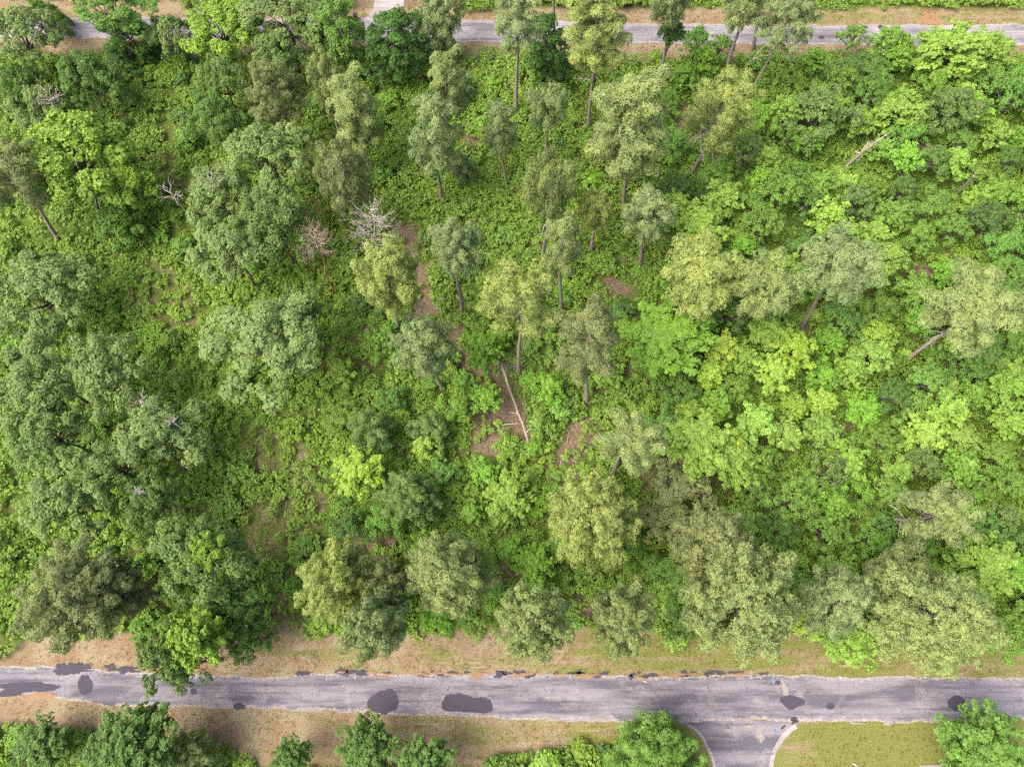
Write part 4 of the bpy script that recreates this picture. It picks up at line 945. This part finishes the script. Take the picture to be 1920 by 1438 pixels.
brush(545, 895, 30, 40, 50, 116, 'pale twigs in the thin patch of the left brambles', M['dead_wood'])

# ------------------------------------------------------------------ young trees and shrubs filling the wood
ORD = ['nearest', 'second', 'third', 'fourth', 'fifth', 'sixth', 'seventh', 'eighth', 'ninth', 'tenth', 'eleventh', 'twelfth']
def side_of(px, py, sx, sy):
    a = math.degrees(math.atan2(-(py - sy), px - sx)) % 360
    return ['right of', 'upper right of', 'above', 'upper left of', 'left of', 'lower left of', 'below', 'lower right of'][int(((a + 22.5) % 360) // 45)]
CNAME = {'lime': 'lime', 'yellow': 'yellowish', 'mid': 'mid-green', 'dark': 'dark', 'green': 'green', 'grey': 'grey-green', 'grey_d': 'grey-green', 'vine': 'bright', 'deep': 'deep green', 'under': 'bright', 'fresh': 'fresh green'}
def pick(pal, r):
    ks = list(pal); w = np.array([pal[k] for k in ks], float); return ks[int(r.choice(len(ks), p=w / w.sum()))]
def zone(px, py, r, shrub=False):
    if px > 1235:
        if py < 330: pal = dict(mid=5, dark=1, green=3, grey_d=1, lime=3, vine=5)
        elif py < 470: pal = dict(mid=4, dark=2, green=3, lime=4, vine=2, grey_d=1)
        elif py < 880:
            pal = dict(lime=6, mid=4, green=2, yellow=1.2, vine=3, dark=1) if px < 1780 else dict(mid=4, green=3, lime=3, grey_d=1, dark=1)
            if 1380 < px < 1620 and 640 < py < 860: pal = dict(lime=7, yellow=3, mid=2, vine=2)
        else: pal = dict(mid=5, green=4, dark=1.5, grey_d=2, lime=2.5, vine=3)
    elif px > 640:
        pal = dict(vine=4, mid=3, green=4, dark=2, under=2) if py < 640 else dict(vine=4, lime=2, mid=4, green=3, dark=1.5, under=3)
    else:
        pal = dict(under=6, green=1.5, vine=3, mid=3) if py > 300 else dict(green=3, dark=4, vine=2, mid=1)
    return pick(pal, r)
r_ = np.random.default_rng(2024)
LINES += [((940, 692), (992, 832)), ((965, 760), (992, 832)), ((1578, 318), (1640, 268)), ((1790, 369), (1828, 328)), ((626, 554), (600, 490)), ((910, 790), (915, 820)), ((1080, 830), (1060, 900))]
placed = []; young = []
def too_close(x, y, d):
    for (a, b, q) in placed:
        if (a - x) ** 2 + (b - y) ** 2 < (d * q) ** 2: return True
    return False
def hides(px, py, hh, R):
    g = ground(px, py); tx, ty = to_px(g[0], g[1], hh * 0.85); rr = R * 10.5
    for (a, b) in LINES:
        for t in (0.05, 0.3, 0.6, 0.9):
            x = a[0] + (b[0] - a[0]) * t; y = a[1] + (b[1] - a[1]) * t
            if (x - tx) ** 2 + (y - ty) ** 2 < rr * rr or ((x - px) ** 2 + (y - py) ** 2 < rr * rr and py > y): return True
    return False
def try_place(n, region, prob, dmin, want, hcheck=True):
    out = []; tries = 0
    while len(out) < want and tries < n:
        tries += 1; px = r_.uniform(region[0], region[2]); py = r_.uniform(region[1], region[3])
        if r_.random() > prob(px, py): continue
        if float(ground_rows(np.array([px]), np.array([py]))[0]) < 0.9: continue
        g = ground(px, py)
        if too_close(g[0], g[1], dmin): continue
        if hcheck and any((a - g[0]) ** 2 + (b - g[1]) ** 2 < (0.55 * R) ** 2 and z < 14 for a, b, R, z in OCC): continue
        placed.append((g[0], g[1], 1.0)); out.append((px, py, g))
    return out
YP = {'lime': ['whorl_a', 'whorl_b', 'whorl_c', 'whorl_d'], 'yellow': ['whorl_a', 'whorl_b', 'whorl_d'], 'vine': ['whorl_a', 'whorl_c', 'whorl_d', 'fine_c'], 'mid': ['fine_a', 'whorl_c', 'fine_b', 'whorl_b'], 'under': ['whorl_c', 'fine_c']}
spots = try_place(9000, (1236, 108, 2010, 1195), lambda x, y: 1.0, 3.35, 254)
spots += try_place(4000, (650, 640, 1236, 1150), lambda x, y: 0.8, 4.0, 40)
spots += try_place(900, (980, -70, 2000, 10), lambda x, y: 1.0, 5.0, 16, False)
pend = []
for (px, py, g) in spots:
    col = zone(px, py, r_); protos = YP.get(col, ['fine_a', 'fine_b', 'fine_c', 'fine_b']); proto = protos[int(r_.integers(0, len(protos)))]
    big = 1.0 if px > 1236 else 0.8
    R = r_.uniform(2.1, 3.2) * big; hh = r_.uniform(4.8, 7.6) * big * (R / 2.7) ** 0.4
    if py < 10: hh *= 0.6
    while hides(px, py, hh, R) and R > 1.35: R *= 0.88; hh *= 0.8
    pend.append(('y', px, py, g, col, proto, R, hh))
sh = try_place(9000, (-60, 106, 1236, 1190), lambda x, y: 0.9 if x > 240 else 0.45, 3.0, 215)
sh += try_place(2500, (1236, 106, 2000, 1195), lambda x, y: 1.0, 2.2, 45, False)
sh += try_place(1200, (-60, 1375, 400, 1500), lambda x, y: 1.0, 2.6, 14)
sh += try_place(600, (900, 1405, 1290, 1470), lambda x, y: 1.0, 2.6, 8)
for (px, py, g) in sh: pend.append(('s', px, py, g, zone(px, py, r_), None, r_.uniform(0.9, 2.1), 0))
# labels: colour, kind, rank and side relative to the nearest landmark tree as seen in the picture
groups = {}
for i, (k, px, py, g, col, proto, R, hh) in enumerate(pend):
    ax_, ay_ = to_px(g[0], g[1], hh if k == 'y' else 1.2)
    best = min(SPOTS, key=lambda s: (s[4][0] - ax_) ** 2 + (s[4][1] - ay_) ** 2)
    dist = math.hypot(best[4][0] - ax_, best[4][1] - ay_)
    size = ''
    if k == 'y': size = 'tall ' if hh > 7.2 else ('short ' if hh < 5 else '')
    key = (k, CNAME[col], size, side_of(ax_, ay_, *best[4]), best[2]); groups.setdefault(key, []).append((dist, i))
LAB = {}
for key, lst in groups.items():
    lst.sort(); k, cn, size, side, ref = key; noun = 'young tree' if k == 'y' else 'shrub'
    for n_, (_, i) in enumerate(lst):
        LAB[i] = f"{'' if len(lst) == 1 else ORD[min(n_, 11)] + ' '}{size}{cn} {noun} {side} {ref}"
for i, (k, px, py, g, col, proto, R, hh) in enumerate(pend):
    jit = np.array(COL[col]) * r_.uniform(0.85, 1.15) * np.array([r_.uniform(.93, 1.07), 1, r_.uniform(.9, 1.15)])
    if k == 'y':
        root = bpy.data.objects.new('young_tree', None); C.objects.link(root); root.location = g.tolist()
        root.rotation_euler = (r_.normal(0, .06), r_.normal(0, .06), r_.random() * 6.28)
        cr, br, R0, L0 = PR[proto]; L = min(hh * 0.9, L0 * R / R0 * r_.uniform(0.9, 1.2))
        c = part('crown', cr, root, tuple(jit)); c.location = (0, 0, hh); c.scale = (R / R0, R / R0, L / L0)
        t_ = part('trunk', br, root); t_.location = (0, 0, hh); t_.scale = (R / R0, R / R0, max(hh / L0, L / L0))
        if not proto.startswith('whorl'): t_.scale = (R / R0, R / R0, L / L0); s_ = part('stem', TRO[i % 2], root); s_.scale = (0.1, 0.1, max(0.5, hh - L * 0.9))
        tag(root, LAB[i], 'young tree', 'young broadleaf trees filling the wood')
    else:
        root = bpy.data.objects.new('shrub', None); C.objects.link(root); root.location = g.tolist(); root.rotation_euler.z = r_.random() * 6.28
        fm, sm = SH[i % 4]; s = R / 1.3
        for nm, me_, c_ in (('foliage', fm, tuple(jit)), ('stems', sm, None)):
            o = part(nm, me_, root, c_); o.scale = (s, s, s * r_.uniform(0.8, 1.25))
        tag(root, LAB[i], 'shrub', 'leafy shrubs among the undergrowth')

# ------------------------------------------------------------------ undergrowth and grass, uncountable
r_ = np.random.default_rng(99)
N = 40000
X = r_.uniform(-108, 108, N); Y = r_.uniform(-24, 124, N); px, py = to_px(X, Y)
ok = (px > -110) & (px < 2030) & (py > -110) & (py < 1500)
dens = ground_rows(px, py) * (0.65 + 0.6 * (fbm(X, Y, 7, 50) > 0.42))
dens = np.where((px > 1240) & (py > 110) & (py < 1200), dens * 0.8, dens)
dens = np.where(px < 200, dens * 0.8, dens)
ok &= r_.random(N) < dens
X, Y, px, py = X[ok], Y[ok], px[ok], py[ok]; n = len(X)
open_left = ((px > 200) & (px < 660)).astype(float)
kudzu = ((px > 640) & (px < 1240) & (py < 420)).astype(float)
rad = r_.uniform(0.45, 0.95, n) + 0.25 * kudzu
hz = r_.uniform(0.1, 0.7, n) + 2.2 * np.clip(fbm(X, Y, 9, 60) - 0.42, 0, 1) + kudzu * 2.6 * np.clip(fbm(X, Y, 6, 61) - 0.35, 0, 1)
cen = np.stack([X, Y, hz], 1); ax = np.tile(UPV, (n, 1)) + r_.normal(0, 0.25, (n, 3))
tone = np.clip(0.55 + 0.8 * (fbm(X, Y, 5, 70) - 0.5) + r_.normal(0, 0.18, n), 0, 1)
warm = np.clip(0.35 * (fbm(X, Y, 12, 80) - 0.35) + 0.12 * open_left, 0, 0.5)
under = Leaves()
for lo, leaf, m in ((0, 0.22, 22), (1, 0.28, 17), (2, 0.18, 26)):
    sel = np.arange(n) % 3 == lo
    under.domes(cen[sel], ax[sel], rad[sel], m, r_, k=5, L=leaf, W=leaf * 0.85, e0=-15, e1=40, tone=tone[sel], warm=warm[sel], up=0.9, spread=1.6, sq=0.75)
og = obj('undergrowth', under.mesh('undergrowth', M['leaves'])); og.color = (*COL['under'], 1)
tag(og, 'tangled low brambles and vines covering the forest floor', 'undergrowth', None, 'stuff')
# grass blades on the verges and thin places
N = 150000
X = r_.uniform(-105, 105, N); Y = r_.uniform(-24, 118, N); px, py = to_px(X, Y)
rd = ((py > near_top(px) - 2) & (py < near_bot(px) + 2)) | ((py > far_top(px) - 1) & (py < far_bot(px) + 1)) | ((px > 1300) & (px < 1500) & (py > 1340)) | ((px > 690) & (px < 765) & (py < 50))
cv = ground_rows(px, py)
ok = (~rd) & (px > -60) & (px < 1980) & (py > -40) & (py < 1480) & (r_.random(N) < np.where(cv < 0.2, 0.75 * (fbm(X, Y, 3, 90) > 0.36), 0.12))
X, Y = X[ok], Y[ok]; n = len(X); gr = Leaves()
gr.rosettes(np.stack([X, Y, np.full(n, 0.0)], 1), np.tile(UPV, (n, 1)), 5, 0.24, 0.04, 20, 75, r_.random(n), r_, np.clip(fbm(X, Y, 4, 95) - 0.2, 0, 1))
gg = obj('grass', gr.mesh('grass', M['leaves'])); gg.color = (*lin((158, 146, 84), 0.5), 1)
tag(gg, 'short dry grass tufts on the verges', 'grass', None, 'stuff')
print('trees', len(spots), 'shrubs', len(sh), 'objects', len(scene.objects))
